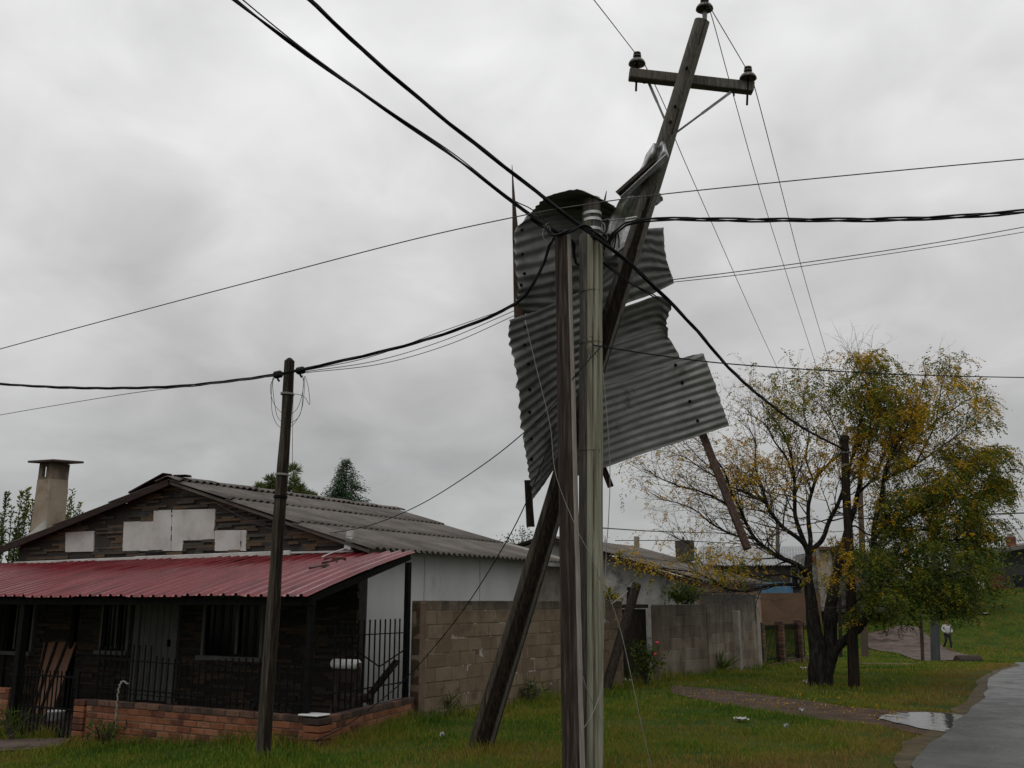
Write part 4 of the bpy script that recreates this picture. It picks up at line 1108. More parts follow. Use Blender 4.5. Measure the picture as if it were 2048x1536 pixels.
# ------------------------------------------------------------------ torn roof sheets wrapped on the poles
PANEL_PTS = []
def project(p):
    q = p - Vector((0, 0, EYE)); zc = q.y * CP + q.z * SP
    return CX + FPX * q.x / zc, CY - FPX * (-q.y * SP + q.z * CP) / zc
def resample(ctrl, n=41):
    W = catmull(ctrl, 12); out = []
    for i in range(n):
        s = (len(W) - 1) * i / (n - 1); k = min(int(s), len(W) - 2); out.append(W[k].lerp(W[k + 1], s - k))
    return out
def panel(name, label, rows, waves, mat_, amp=.014, jag=.008, crumple=.0, nu=40, dents=.0035, seed=0, cat='roof sheet', flat_u=None, steps=()):
    R_ = [resample([P(*q) for q in r]) for r in rows]
    n = len(R_[0])
    cum = [0.0]
    for i in range(len(R_) - 1): cum.append(cum[-1] + sum((R_[i][k] - R_[i + 1][k]).length for k in range(0, n, 4)))
    nv = max(24, int(waves * 9)); pts = []
    for j in range(nv + 1):
        s = cum[-1] * j / nv; i = max(k for k in range(len(cum) - 1) if cum[k] <= s + 1e-9)
        f = (s - cum[i]) / (cum[i + 1] - cum[i]); row = []
        for k in range(n):
            p = R_[i][k].lerp(R_[i + 1][k], f)
            du = R_[i][min(k + 1, n - 1)] - R_[i][max(k - 1, 0)]; dv = R_[i + 1][k] - R_[i][k]
            nr = du.cross(dv)
            nr = nr.normalized() if nr.length > 1e-9 else Vector((0, -1, 0))
            if nr.y > 0: nr = -nr
            u = k / (n - 1); v = j / nv
            for sv in steps:
                p = p + nr * (.016 * sstep(-.004, .004, v - sv - .012 * mnoise.noise(Vector((u * 4, sv * 9, 1)))))
            a = amp * (.8 + .35 * mnoise.noise(Vector((u * 3, v * 5, seed))))
            if flat_u: a *= flat_u(u, v)
            p = p + nr * (a * math.sin(2 * math.pi * waves * v + .25 * mnoise.noise(Vector((u * 2, v * 3, seed + 4)))))
            p = p + nr * (dents * 4 * mnoise.noise(Vector((u * 3.2, v * 4.5, seed + 7))) + dents * 2 * mnoise.noise(Vector((u * 11, v * 14, seed + 2))))
            if crumple: p = p + Vector((mnoise.noise(p * 9), mnoise.noise(p * 9 + Vector((5, 1, 2))), mnoise.noise(p * 9 + Vector((1, 8, 2))))) * crumple
            e = (1 if k == n - 1 else -1 if k == 0 else 0)
            if e: p = p + du.normalized() * (e * jag * (mnoise.noise(Vector((v * waves * 1.1, seed, 3))) * 1.5 + .7 * mnoise.noise(Vector((v * waves * 4, seed, 6)))))
            row.append(p)
        pts += row
    mb = MB(); mb.add(pts, [(j * n + i, j * n + i + 1, (j + 1) * n + i + 1, (j + 1) * n + i) for j in range(nv) for i in range(n - 1)])
    c = sum(pts, Vector()) / len(pts); t = thing(name, label, cat, c, group='torn roof sheets wrapped on the poles')
    o = mb.build('sheet', mat_, t, world=True, smooth=True, solid=.002)
    PANEL_PTS.append((t, pts)); return t
def screws(t, pix):
    pts = next(p for (q, p) in PANEL_PTS if q is t)
    pr_ = [project(p) for p in pts]
    for (px, py) in pix:
        i = min(range(len(pts)), key=lambda k: (pr_[k][0] - px) ** 2 + (pr_[k][1] - py) ** 2)
        c = pts[i] + Vector((0, -.018, 0))
        MB().lathe(c, [(.020, 0), (.018, .008), (.007, .012), (.006, .024)], 10, (0, -1, 0)).build('screw', M['black_iron'], t, world=True)
hood = panel('roof_sheet', 'dark corrugated sheet bent into a hood over the tops of the two posts', [
    [(1090, 394, 10.3), (1112, 387, 10.18), (1134, 382, 10.1), (1149, 379, 10.05), (1158, 379, 10.05), (1180, 389, 10.14), (1204, 400, 10.25), (1228, 411, 10.4)],
    [(1066, 420, 10.42), (1092, 408, 10.5), (1120, 402, 10.57), (1146, 399, 10.62), (1164, 400, 10.62), (1190, 408, 10.6), (1218, 419, 10.62), (1246, 432, 10.64)],
    [(1028, 462, 10.38), (1080, 446, 10.58), (1132, 440, 10.66), (1190, 444, 10.68), (1262, 452, 10.66)],
    [(1028, 500, 10.34), (1080, 484, 10.56), (1132, 470, 10.64), (1190, 474, 10.66), (1250, 490, 10.62)],
    [(1032, 545, 10.34), (1084, 536, 10.58), (1132, 522, 10.68), (1186, 515, 10.70), (1240, 515, 10.66)],
    [(1036, 580, 10.36), (1086, 568, 10.66), (1134, 556, 10.8), (1188, 546, 10.8), (1236, 545, 10.78)],
    [(1027, 606, 10.36), (1084, 606, 10.74), (1134, 606, 10.9), (1188, 600, 10.92), (1232, 590, 10.9)],
    [(1050, 628, 10.6), (1090, 640, 10.84), (1134, 648, 10.98), (1188, 640, 11.0), (1226, 625, 10.98)]], 14, M['zinc'], steps=(.66, .84), seed=1, amp=.016, dents=.0045)
screws(hood, [(1044, 462), (1046, 508), (1048, 548), (1043, 569)])
low_l = panel('roof_sheet', 'corrugated sheet hanging left of the brown post, curling to a ragged point at the bottom', [
    [(1018, 640, 10.32), (1070, 622, 10.62), (1120, 600, 10.82), (1215, 560, 10.86)],
    [(1020, 690, 10.32), (1072, 668, 10.62), (1120, 650, 10.84), (1215, 615, 10.9)],
    [(1030, 742, 10.34), (1075, 716, 10.66), (1122, 696, 10.88), (1212, 660, 10.94)],
    [(1036, 800, 10.38), (1078, 770, 10.70), (1124, 740, 10.92), (1208, 700, 10.98)],
    [(1040, 860, 10.42), (1080, 828, 10.72), (1124, 792, 10.96), (1204, 745, 11.02)],
    [(1048, 915, 10.50), (1082, 880, 10.74), (1122, 842, 11.0), (1190, 790, 11.06)],
    [(1052, 945, 10.54), (1080, 920, 10.76), (1112, 888, 11.02), (1160, 840, 11.1)],
    [(1062, 1000, 10.6), (1072, 985, 10.76), (1090, 960, 11.0), (1120, 920, 11.12)]], 20, M['zinc'], steps=(.19, .55), seed=3, amp=.0125, jag=.02)
screws(low_l, [(1052, 655), (1050, 690), (1056, 727), (1058, 781), (1060, 824), (1062, 878), (1064, 918)])
low_r = panel('roof_sheet', 'wide corrugated sheet spreading right of the poles with a stepped torn edge', [
    [(1140, 645, 10.9), (1215, 624, 10.86), (1270, 606, 10.8), (1316, 592, 10.72), (1345, 608, 10.62)],
    [(1140, 685, 11.0), (1215, 664, 10.96), (1270, 644, 10.9), (1315, 632, 10.82), (1333, 644, 10.74)],
    [(1140, 738, 11.02), (1215, 715, 11.0), (1272, 697, 10.96), (1318, 682, 10.92), (1340, 678, 10.9)],
    [(1140, 783, 11.04), (1215, 760, 11.02), (1275, 742, 10.98), (1330, 726, 10.96), (1362, 717, 10.94)],
    [(1140, 798, 11.04), (1215, 776, 11.02), (1280, 757, 10.98), (1350, 732, 10.95), (1407, 709, 10.9)],
    [(1140, 860, 11.06), (1215, 835, 11.03), (1282, 811, 11.0), (1360, 785, 10.96), (1428, 764, 10.92)],
    [(1140, 925, 11.08), (1215, 900, 11.05), (1284, 876, 11.0), (1370, 850, 10.97), (1448, 826, 10.93)],
    [(1140, 957, 11.08), (1215, 934, 11.05), (1286, 908, 11.0), (1374, 880, 10.97), (1458, 852, 10.93)]], 20, M['zinc'], steps=(.22, .47), seed=5, amp=.0105,
    flat_u=lambda u, v: 1 if v > .56 or u > .86 else .3 + 1.3 * abs(mnoise.noise(Vector((u * 7, v * 9, 2)))))
screws(low_r, [(1353, 730), (1366, 766), (1379, 803), (1393, 842)])
up_r = panel('roof_sheet', 'smaller corrugated sheet sticking out right of the leaning pole at mid height', [
    [(1205, 505, 10.72), (1250, 470, 10.7), (1290, 458, 10.66), (1328, 455, 10.6)],
    [(1205, 545, 10.74), (1250, 500, 10.7), (1290, 490, 10.66), (1329, 500, 10.6)],
    [(1205, 575, 10.76), (1250, 545, 10.72), (1295, 530, 10.68), (1338, 535, 10.62)],
    [(1205, 632, 10.9), (1250, 608, 10.84), (1300, 590, 10.74), (1349, 566, 10.64)]], 7, M['zinc'], seed=9, amp=.011, dents=.005)
crum = panel('roof_sheet', 'crumpled bright strip of sheet bent around the leaning pole below the crossarm', [
    [(1300, 296, 9.92), (1308, 287, 9.80), (1317, 291, 9.92), (1324, 283, 9.80), (1331, 287, 9.86)],
    [(1292, 315, 9.94), (1304, 306, 9.78), (1314, 310, 9.92), (1326, 302, 9.78), (1337, 312, 9.84)],
    [(1280, 345, 10.06), (1292, 334, 9.86), (1304, 336, 9.98), (1316, 326, 9.84), (1327, 330, 9.9)],
    [(1262, 378, 10.22), (1276, 366, 10.02), (1288, 368, 10.12), (1302, 356, 10.0), (1316, 352, 10.1)],
    [(1244, 400, 10.36), (1260, 392, 10.26), (1274, 392, 10.32), (1290, 384, 10.26), (1306, 382, 10.32)]], 1.0, M['zinc_light'], seed=12, amp=.006, crumple=.016, dents=.003, jag=.01)
apron = panel('roof_sheet', 'flattened grey sheet between the hood and the leaning pole', [
    [(1264, 368, 10.36), (1284, 366, 10.36), (1316, 352, 10.36)],
    [(1240, 398, 10.42), (1270, 396, 10.4), (1308, 390, 10.38)],
    [(1222, 432, 10.5), (1255, 434, 10.5), (1296, 430, 10.44)],
    [(1212, 470, 10.55), (1240, 474, 10.56), (1276, 470, 10.5)],
    [(1208, 520, 10.6), (1224, 516, 10.6), (1240, 500, 10.56)]], 1.6, M['zinc_light'], seed=14, amp=.016, crumple=.008, dents=.004)  # brighter sheet colour painted here to offset the shade on its downward face
flap = panel('roof_sheet', 'small dark torn flap poking out right of the leaning pole', [
    [(1296, 392, 10.36), (1312, 388, 10.36), (1320, 386, 10.36)],
    [(1290, 412, 10.36), (1308, 408, 10.36), (1327, 400, 10.36)],
    [(1286, 424, 10.36), (1300, 416, 10.36), (1314, 410, 10.36)]], 1, M['zinc'], seed=16, amp=.004)
gut = thing('metal_channel', 'bent metal channel with a pale lip hanging off the leaning pole', 'metal strip', P(1280, 350, 9.9))
a, b = P(1236, 388, 9.95), P(1330, 305, 9.75); d = (b - a).normalized()
MB().bar(a, a.lerp(b, .78), .085, .05, up=(0, -.6, .8), jit=.006).build('channel', M['wood_dark'], gut, world=True)
MB().bar(P(1243, 397, 9.9), P(1334, 312, 9.7), .012, .07, up=(-.4, -.8, .3), jit=.004).build('pale_lip', M['zinc_light'], gut, world=True)
def spike(label, a, b, w, m, g=None, ws=.1):
    a, b = Vector(a), Vector(b); mb = MB()
    k = 7; pts = [a.lerp(b, i / k) for i in range(k + 1)]
    mb.tube(pts, [w * (1 - (1 - ws) * (i / k) ** 1.15) for i in range(k + 1)], 5, True, 0, lambda th, i: 1 + .25 * mnoise.noise(Vector((th, i * 1.7, w * 30))))
    return tag(mb.build('timber', m, base=a), label, 'timber', g)
spike('long splintered timber spike rising at the left of the torn sheets', P(1040, 660, 10.75), P(1024, 330, 10.5), .078, M['wood_red'], ws=.04)
spike('short timber spike above the hood of bent sheet', P(1205, 420, 10.95), P(1213, 382, 10.9), .022, M['wood_red'], ws=.2)
a, b = P(1056, 960, 10.95), P(1061, 1054, 10.95)
tag(MB().bar(a, b, .085, .04, up=(0, -1, 0), jit=.008).build('timber', M['wood_dark'], base=a), 'dark board end dangling below the left torn sheet', 'timber')
a, b = P(1198, 915, 11.15), P(1221, 974, 11.1)
tag(MB().bar(a, b, .07, .05, up=(0, -1, 0), jit=.006).build('timber', M['wood_dark'], base=a), 'short batten end hanging under the wide right sheet', 'timber')
a, b = P(1402, 862, 11.1), P(1496, 1098, 10.6)
tag(MB().bar(a, b, .085, .055, up=(0, -1, 0), jit=.006, bev=.005).build('timber', M['wood_red'], base=a), 'long brown purlin hanging from the corner of the wide right sheet', 'timber')

# ------------------------------------------------------------------ the pole in front of the house
sp0 = G(526, 1518); sp0.z -= .3; sp1 = P(579, 722, 10.7)
sp = thing('utility_pole', 'dark round pole standing in front of the porch with cable clamps at its top', 'pole', (sp0.x, sp0.y, sp0.z + .3))
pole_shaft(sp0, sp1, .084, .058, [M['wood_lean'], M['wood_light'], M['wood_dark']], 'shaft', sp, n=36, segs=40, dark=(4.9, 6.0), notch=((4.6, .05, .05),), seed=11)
def on_sp(py):
    t = (1518 - py) / (1518 - 722); return P(526 + (579 - 526) * t, py, sp0.y + (10.7 - sp0.y) * t)
for py, m, w in ((788, M['wire_pale'], .022), (949, M['wire_pale'], .022), (994, M['black_iron'], .03)): strap(sp, on_sp(py), (.04, 0, 1), .072, w, m)
MB().tube([on_sp(722), on_sp(716)], [.058, .02], 20).build('cap', M['wood_dark'], sp, world=True)
for px, py in ((556, 749), (601, 741)):
    c = P(px, py, 10.55); MB().box(c, (.11, .07, .08), Matrix.Rotation(-.2, 3, 'Y'), bev=.02).tube(catmull([c, c + Vector((0, 0, -.05)), c + Vector((.02, 0, -.08))], 3), .012, 6).build('cable_clamp', M['cable'], sp, world=True)
def lz(pts, Y=10.9): return [P(480 + x / 7.68, 700 + y / 7.68, Y) for x, y in pts]
for pts in ([(540, 390), (470, 540), (480, 700), (530, 840), (640, 965), (720, 990), (820, 960), (900, 860), (955, 680), (975, 520), (960, 380)],
            [(515, 390), (490, 520), (480, 760), (500, 980), (560, 1130), (630, 1195), (700, 1210), (790, 1170), (880, 1060), (950, 900), (985, 650), (990, 400)],
            [(560, 400), (505, 480), (510, 650), (540, 880), (570, 1010), (630, 1095), (720, 1140), (790, 1115), (900, 1030), (950, 880), (965, 640), (980, 420)],
            [(1000, 400), (1050, 580), (1070, 835), (990, 720), (880, 680), (835, 690), (815, 800), (805, 1536), (806, 1870)]):
    MB().tube(catmull(lz(pts), 8), .0032, 5).build('wire_loop', M['wire'], sp, world=True)

# ------------------------------------------------------------------ cables
def wire(label, pts, r, m=None, twist=0, tr=.0, pitch=.55, name='cable', n=10, group=None):
    W = catmull([P(*q) for q in pts], n); mb = MB()
    for e, q in ((0, pts[0]), (-1, pts[-1])):      # spans that leave the picture run on to poles outside it
        if q[0] < 0 or q[0] > 2048 or q[1] < 0:
            o_ = W[0] + (W[0] - W[1]).normalized() * 14 if e == 0 else W[-1] + (W[-1] - W[-2]).normalized() * 14
            W = [o_] + W if e == 0 else W + [o_]
    if not twist: mb.tube(W, r, 6)
    else:
        L = [0.0]
        for i in range(1, len(W)): L.append(L[-1] + (W[i] - W[i - 1]).length)
        k = max(40, int(L[-1] / pitch * 10)); D = []
        j = 0
        for i in range(k + 1):
            s = L[-1] * i / k
            while j < len(L) - 2 and L[j + 1] < s: j += 1
            D.append(W[j].lerp(W[j + 1], (s - L[j]) / max(1e-9, L[j + 1] - L[j])))
        for q in range(twist):
            off = []
            for i, p in enumerate(D):
                t = (D[min(i + 1, k)] - D[max(i - 1, 0)]).normalized(); x = t.cross(Vector((0, 0, 1))).normalized(); y = x.cross(t)
                a = 2 * math.pi * (L[-1] * i / k / pitch + q / twist); rr_ = tr * (1 + .35 * mnoise.noise(p * 1.1 + Vector((q * 3, 0, 0))))
                off.append(p + (x * math.cos(a) + y * math.sin(a)) * rr_)
            mb.tube(off, r, 6)
    o = mb.build(name, m or M['cable'], base=W[0], smooth=True)
    return tag(o, label, 'cable', group)
wire('thickest twisted black cable slanting from the top edge past the posts to the tree', [(500, -95, 6.6), (620, 0, 7.4), (720, 95, 8.0), (880, 232, 8.8), (1020, 342, 9.4), (1160, 452, 9.72), (1213, 490, 9.8), (1258, 526, 10.0), (1330, 594, 10.4), (1400, 668, 11.2), (1460, 738, 12.2), (1530, 800, 14), (1610, 858, 16.5), (1700, 905, 19.8)], .0125, twist=3, tr=.0115, pitch=2.3)
wire('second thick black cable beside the thickest one, ending on the brown post', [(340, -110, 6.4), (462, -6, 7.3), (602, 100, 8.1), (760, 212, 8.9), (900, 308, 9.4), (1010, 392, 9.7), (1078, 442, 9.8), (1124, 468, 9.74)], .0115, twist=2, tr=.011, pitch=2.6)
wire('thin cable lying beside the second thick cable at the upper left', [(350, -118, 6.45), (474, -10, 7.35), (612, 102, 8.15), (765, 212, 8.95), (905, 306, 9.45), (1014, 392, 9.75), (1065, 420, 9.8), (1112, 462, 9.8)], .0065)
wire('twisted black cable sagging off the right picture edge from the metal straps', [(1210, 494, 9.95), (1232, 462, 9.9), (1262, 445, 9.85), (1300, 439, 9.8), (1380, 438, 9.7), (1460, 440, 9.6), (1580, 440, 9.4), (1700, 440, 9.2), (1850, 437, 9.0), (2000, 427, 8.8), (2140, 414, 8.6)], .010, twist=3, tr=.018, pitch=1.7)
dg = thing('dead_end_grip', 'steel dead end grip with pale jaws tying the right hand cable to the straps', 'cable grip', P(1260, 440, 9.95))
MB().tube(catmull([P(1205, 441, 10.1), P(1217, 438, 10.05), P(1222, 441, 10.0), P(1250, 437, 9.95), P(1270, 438, 9.9)], 5), .006, 6).build('bail', M['steel'], dg, world=True)
MB().bar(P(1251, 438, 9.9), P(1274, 434, 9.86), .03, .016, bev=.004).bar(P(1250, 443, 9.9), P(1273, 440, 9.86), .03, .016, bev=.004).build('jaws', M['band'], dg, world=True)
wire('thin wire crossing the whole photo in front of the bent hood', [(-120, 732, 13.2), (0, 698, 12.6), (280, 622, 11.6), (560, 548, 10.7), (830, 478, 10.1), (1040, 432, 9.7), (1165, 410, 9.6), (1320, 389, 9.5), (1600, 360, 9.3), (1850, 336, 9.1), (2048, 318, 9.0), (2160, 308, 8.9)], .0062, M['wire'])
wire('twisted black cable from the left edge over the porch pole to the brown post', [(-120, 758, 13.6), (0, 768, 13.0), (160, 776, 12.3), (330, 774, 11.6), (460, 762, 11.1), (560, 748, 10.58), (640, 731, 10.5), (740, 709, 10.4), (850, 680, 10.25), (950, 646, 10.1), (1030, 608, 10.0), (1062, 575, 9.95), (1086, 530, 9.9), (1100, 488, 9.86), (1112, 470, 9.84)], .0095, twist=3, tr=.011, pitch=1.5)
for lab, pts in (('thin drop wire at the left picture edge below the twisted cable', [(-120, 852, 13.4), (0, 830, 13.0), (140, 806, 12.2), (280, 784, 11.4), (420, 768, 10.9), (552, 751, 10.55)]),
                 ('uppermost of the thin wires strung between the porch pole and the left sheet', [(606, 742, 10.55), (740, 714, 10.5), (880, 664, 10.45), (1030, 612, 10.4)]),
                 ('middle of the thin wires strung between the porch pole and the left sheet', [(606, 744, 10.55), (750, 722, 10.5), (890, 680, 10.45), (1032, 620, 10.4)]),
                 ('lowest of the thin wires strung between the porch pole and the left sheet', [(606, 746, 10.55), (760, 728, 10.5), (900, 688, 10.45), (1036, 628, 10.4)])):
    wire(lab, pts, .0042, M['wire'])
wire('upper of two thin wires running off the right edge from the mid height sheet', [(1340, 560, 10.75), (1500, 540, 10.9), (1700, 512, 11.2), (1880, 484, 11.5), (2048, 454, 11.8), (2160, 432, 12)], .0058, M['wire'])
wire('lower of two thin wires running off the right edge from the mid height sheet', [(1340, 565, 10.75), (1500, 547, 10.9), (1700, 519, 11.2), (1880, 492, 11.5), (2048, 464, 11.8), (2160, 443, 12)], .0048, M['wire'])
wire('single black cable from the greenish pole middle to the right edge over the tree', [(1186, 690, 9.86), (1215, 695, 9.9), (1320, 711, 10.2), (1440, 726, 10.6), (1600, 738, 11.2), (1760, 747, 11.8), (1900, 752, 12.4), (2048, 755, 13), (2160, 756, 13.4)], .0075)
wire('black service cable sagging from the greenish pole to the house gable', [(1205, 690, 9.86), (1150, 752, 9.7), (1110, 805, 10.2), (1040, 872, 10.9), (960, 934, 11.9), (850, 1004, 13.2), (760, 1044, 14.2), (700, 1060, 14.9), (668, 1065, 15.2)], .0065)
wire('thin wire drooping across the gable from its peak to the service bracket', [(375, 962, 17.2), (430, 1005, 16.6), (520, 1050, 16.1), (580, 1064, 15.7), (640, 1066, 15.4), (668, 1065, 15.2), (690, 1072, 15.05), (704, 1072, 14.95)], .004, M['wire'])
wire('slack black cable from the posts down over the block wall to the porch corner', [(1112, 850, 9.9), (1098, 890, 9.95), (1050, 1010, 10.2), (1000, 1105, 10.6), (930, 1215, 11.2), (860, 1304, 11.6), (800, 1368, 11.75), (730, 1425, 11.65), (680, 1458, 11.5), (630, 1482, 11.3)], .006)
wire('black cable pair dropping from behind the greenish pole to the thick cable', [(1206, 525, 10.1), (1232, 545, 10.1), (1262, 567, 10.1), (1298, 586, 10.1), (1318, 598, 10.2)], .008, twist=2, tr=.009, pitch=1.0)
wire('coiled slack of black cable curving between the two post tops', [(1060, 436, 9.85), (1105, 462, 9.9), (1128, 465, 9.98), (1146, 486, 10.05), (1148, 510, 10.1), (1156, 530, 10.12), (1170, 500, 10.1), (1178, 478, 9.9), (1200, 474, 9.86)], .013, twist=2, tr=.012, pitch=.6)
wire('black cable bundle draped over the brown post top', [(1088, 452, 9.78), (1108, 470, 9.7), (1140, 462, 9.7), (1168, 452, 9.72), (1194, 468, 9.8), (1214, 488, 9.82)], .014, twist=2, tr=.013, pitch=.5)
wire('small loop of thin wire hanging left of the brown post top', [(1095, 446, 9.76), (1086, 462, 9.76), (1088, 478, 9.76), (1098, 485, 9.76), (1104, 474, 9.76), (1097, 452, 9.76), (1092, 470, 9.76)], .004, M['wire_pale'])
mess = thing('cable_tangle', 'tangle of black cable ends and clips hanging right of the greenish pole top', 'cable', P(1225, 485, 10.0))
for k in range(9):
    x0 = 1204 + k * 3.2
    pts = [(x0, 490 - k * 2.2, 10.0), (x0 + 3, 474 - k, 9.98), (x0 + 6, 468, 9.96), (x0 + 8, 478, 9.98), (x0 + 5 + 3 * math.sin(k), 500 + 5 * math.sin(k * 2.1), 10.0)]
    MB().tube(catmull([P(*q) for q in pts], 5), .0045 if k % 2 else .009, 5).build('cable_end', M['wire_pale'] if k % 3 == 1 else M['cable'], mess, world=True)
tw = thing('twig_tangle', 'small tangle of dry twigs caught at the middle of the greenish pole', 'twigs', P(1175, 690, 9.84))
for k in range(14):
    a = P(1172 + random.uniform(-10, 16), 690 + random.uniform(-12, 8), 9.84); b = a + Vector((random.uniform(-.16, .1), random.uniform(-.05, 0), random.uniform(-.16, .06)))
    MB().tube(catmull([a, a.lerp(b, .5) + Vector((random.uniform(-.02, .02), -.01, .02)), b], 4), .003, 4).build('twig', M['twig'], tw, world=True)
for lab, pts, r in (('pale slack wire winding down across both posts', [(1050, 640, 9.75), (1075, 745, 9.7), (1100, 850, 9.66), (1112, 950, 9.62), (1150, 1050, 9.58), (1180, 1110, 9.6), (1200, 1160, 9.75)], .0035),
                    ('pale wire hanging down the right side of the greenish pole', [(1206, 745, 9.95), (1216, 860, 9.94), (1220, 950, 9.93), (1217, 1040, 9.93), (1212, 1115, 9.94), (1206, 1300, 9.92), (1204, 1370, 9.84), (1186, 1425, 9.62), (1168, 1456, 9.58)], .0042),
                    ('pale wire looping between the feet of the two posts', [(1160, 1335, 9.58), (1176, 1385, 9.68), (1190, 1415, 9.8), (1206, 1450, 9.86)], .0035),
                    ('pale stay wire slanting to the ground right of the posts', [(1207, 1165, 9.95), (1238, 1250, 10.0), (1262, 1352, 10.0), (1284, 1455, 10.0), (1306, 1548, 10.05)], .0038)):
    wire(lab, pts, r, M['wire_pale'])
# the three bare conductors of the leaning pole
wire('bare conductor from overhead to the left insulator on the crossarm and away to the tree', [(1120, -80, 7.6), (1188, 0, 8.3), (1272, 108, cy_ - .03), (1290, 130, cy_ + .05), (1335, 225, 11.4), (1352, 282, 12), (1430, 460, 15), (1510, 640, 20), (1575, 780, 26), (1592, 818, 29)], .0055, M['wire'])
wire('bare conductor from the pole top insulator slanting down to the tree', [(1390, -60, 8.6), (1410, 6, lp1.y - .02), (1422, 28, 10.0), (1466, 188, 11.2), (1520, 380, 13.5), (1580, 570, 18), (1640, 756, 26), (1652, 800, 29)], .0055, M['wire'])
wire('bare conductor from overhead to the right insulator on the crossarm and away to the tree', [(1370, -70, 7.9), (1422, 18, 8.8), (1494, 140, cy_ + .02), (1508, 170, cy_ + .2), (1560, 368, 12.6), (1610, 560, 17), (1664, 744, 26), (1676, 790, 29)], .0055, M['wire'])
# far wires low over the roofs
FW = 'thin wires low over the far roofs'
for lab, pts, r in (('low cable over the far roofs from the posts to the tree', [(1205, 1056, 20), (1320, 1063, 25), (1440, 1066, 30), (1560, 1068, 36), (1700, 1062, 40)], .014),
                    ('lower pair of distant wires left of the autumn tree', [(1230, 1081, 45), (1370, 1082, 45), (1560, 1092, 45)], .02),
                    ('highest distant wire at the right picture edge', [(1900, 942, 45), (2048, 944, 45), (2110, 944, 45)], .02), ('second highest distant wire at the right picture edge', [(1880, 978, 45), (2048, 984, 45), (2110, 986, 45)], .022),
                    ('thick distant wire at the right picture edge, third from the top', [(1880, 1032, 45), (1985, 1028, 45), (2048, 1026, 45), (2110, 1024, 45)], .035), ('faint distant wire just under the thick one at the right edge', [(1890, 1056, 45), (2048, 1058, 45), (2110, 1059, 45)], .016),
                    ('lowest distant wire passing the brick chimney at the right edge', [(1890, 1086, 60), (2048, 1080, 60), (2110, 1078, 60)], .02),
                    ('slanting stay wire right of the brick chimney', [(2014, 1037, 44), (2048, 1082, 40), (2070, 1112, 38)], .02)):
    wire(lab, pts, r, M['wire'])

# ------------------------------------------------------------------ poles and posts along the street
def simple_post(label, base, top, r0, r1, m, name='utility_pole', cat='pole', seed=0, sink=.3):
    base, top = Vector(base), Vector(top); t = thing(name, label, cat, base)
    b = base - (top - base).normalized() * sink
    pole_shaft(b, top, r0, r1, [m, M['wood_light'], m], 'shaft', t, n=20, segs=18, seed=seed, wob=.03, notch=((4.8, .12, .06),))
    return t
b0 = G(1708, 1376)
t = simple_post('dark round pole right of the autumn tree trunk, its capped top among branches', b0, P(1690, 884, b0.y), .115, .075, M['wood_dark'], seed=21)
MB().lathe(P(1690, 884, b0.y), [(.08, 0), (.095, .05), (.09, .12), (.02, .16)], 12).build('cap', M['wood_dark'], t, world=True)
for py in (905, 930): strap(t, P(1691, py, b0.y), (0, 0, 1), .08, .04, M['steel'])
b0 = G(1730, 1314)
t = simple_post('brown weathered pole farther off behind the autumn tree, with a short crossarm', b0, P(1720, 938, b0.y), .17, .12, mat('brown pole wood', [(.045, .03, .02), (.09, .062, .045)], 6, rough=.7, stretch=(5, 5, .3)), seed=22)
MB().bar(P(1694, 946, b0.y - .2), P(1728, 943, b0.y - .2), .12, .12).build('crossarm', M['wood_grey'], t, world=True)
b0 = G(1682, 1314); simple_post('thin dark post between the tree trunk and the brown pole', b0, P(1679, 1190, b0.y), .09, .08, M['wood_dark'], 'post', 'post', 23)
b0 = G(1872, 1324); simple_post('thick blue grey pole at the foot of the dirt path near the walking person', b0, P(1868, 1040, b0.y), .19, .15, mat('blue grey pole', [(.028, .034, .036), (.06, .068, .07)], 5, rough=.6, stretch=(4, 4, .3)), seed=24)
b0 = G(1845, 1324); simple_post('thin leaning post left of the blue grey pole', b0, P(1839, 1140, b0.y), .07, .06, M['wood_brown'], 'post', 'post', 25)
for lab, px, py0, py1, Y, r, m in (('pale grey post end rising above the mould stained house roof', 1273, 1110, 1073, 40, .13, M['concrete']), ('thin far pole above the roofs left of the autumn tree', 1366, 1120, 1074, 48, .07, M['wood_grey']), ('thin far pole seen through the left branches', 1555, 1100, 1052, 62, .14, M['wood_grey'])):
    b = at_ground(px, Y); simple_post(lab, b, P(px, py1, Y), r, r * .9, m, seed=px, sink=.1)
# leaning dark post before the wall
b0 = G(1209, 1388)
t = simple_post('dark leaning timber post with a short stub, propped before the block wall', b0, P(1273, 1170, b0.y + 1.2), .092, .092, M['wood_dark'], 'leaning_post', 'post', 31)
MB().bar(P(1257, 1225, b0.y + 1.25), P(1259, 1174, b0.y + 1.25), .095, .06, up=(0, -1, 0), jit=.008).build('stub', M['wood_dark'], t, world=True)
MB().tube(catmull([P(1222, 1208, b0.y + .9), P(1240, 1196, b0.y + 1), P(1256, 1182, b0.y + 1.15)], 5), .012, 5).build('cord', M['wire_pale'], t, world=True)
c = P(1219, 1353, b0.y + .2); tie(t, c, (P(1273, 1170, b0.y + 1.2) - b0), .096, M['wire_pale'])

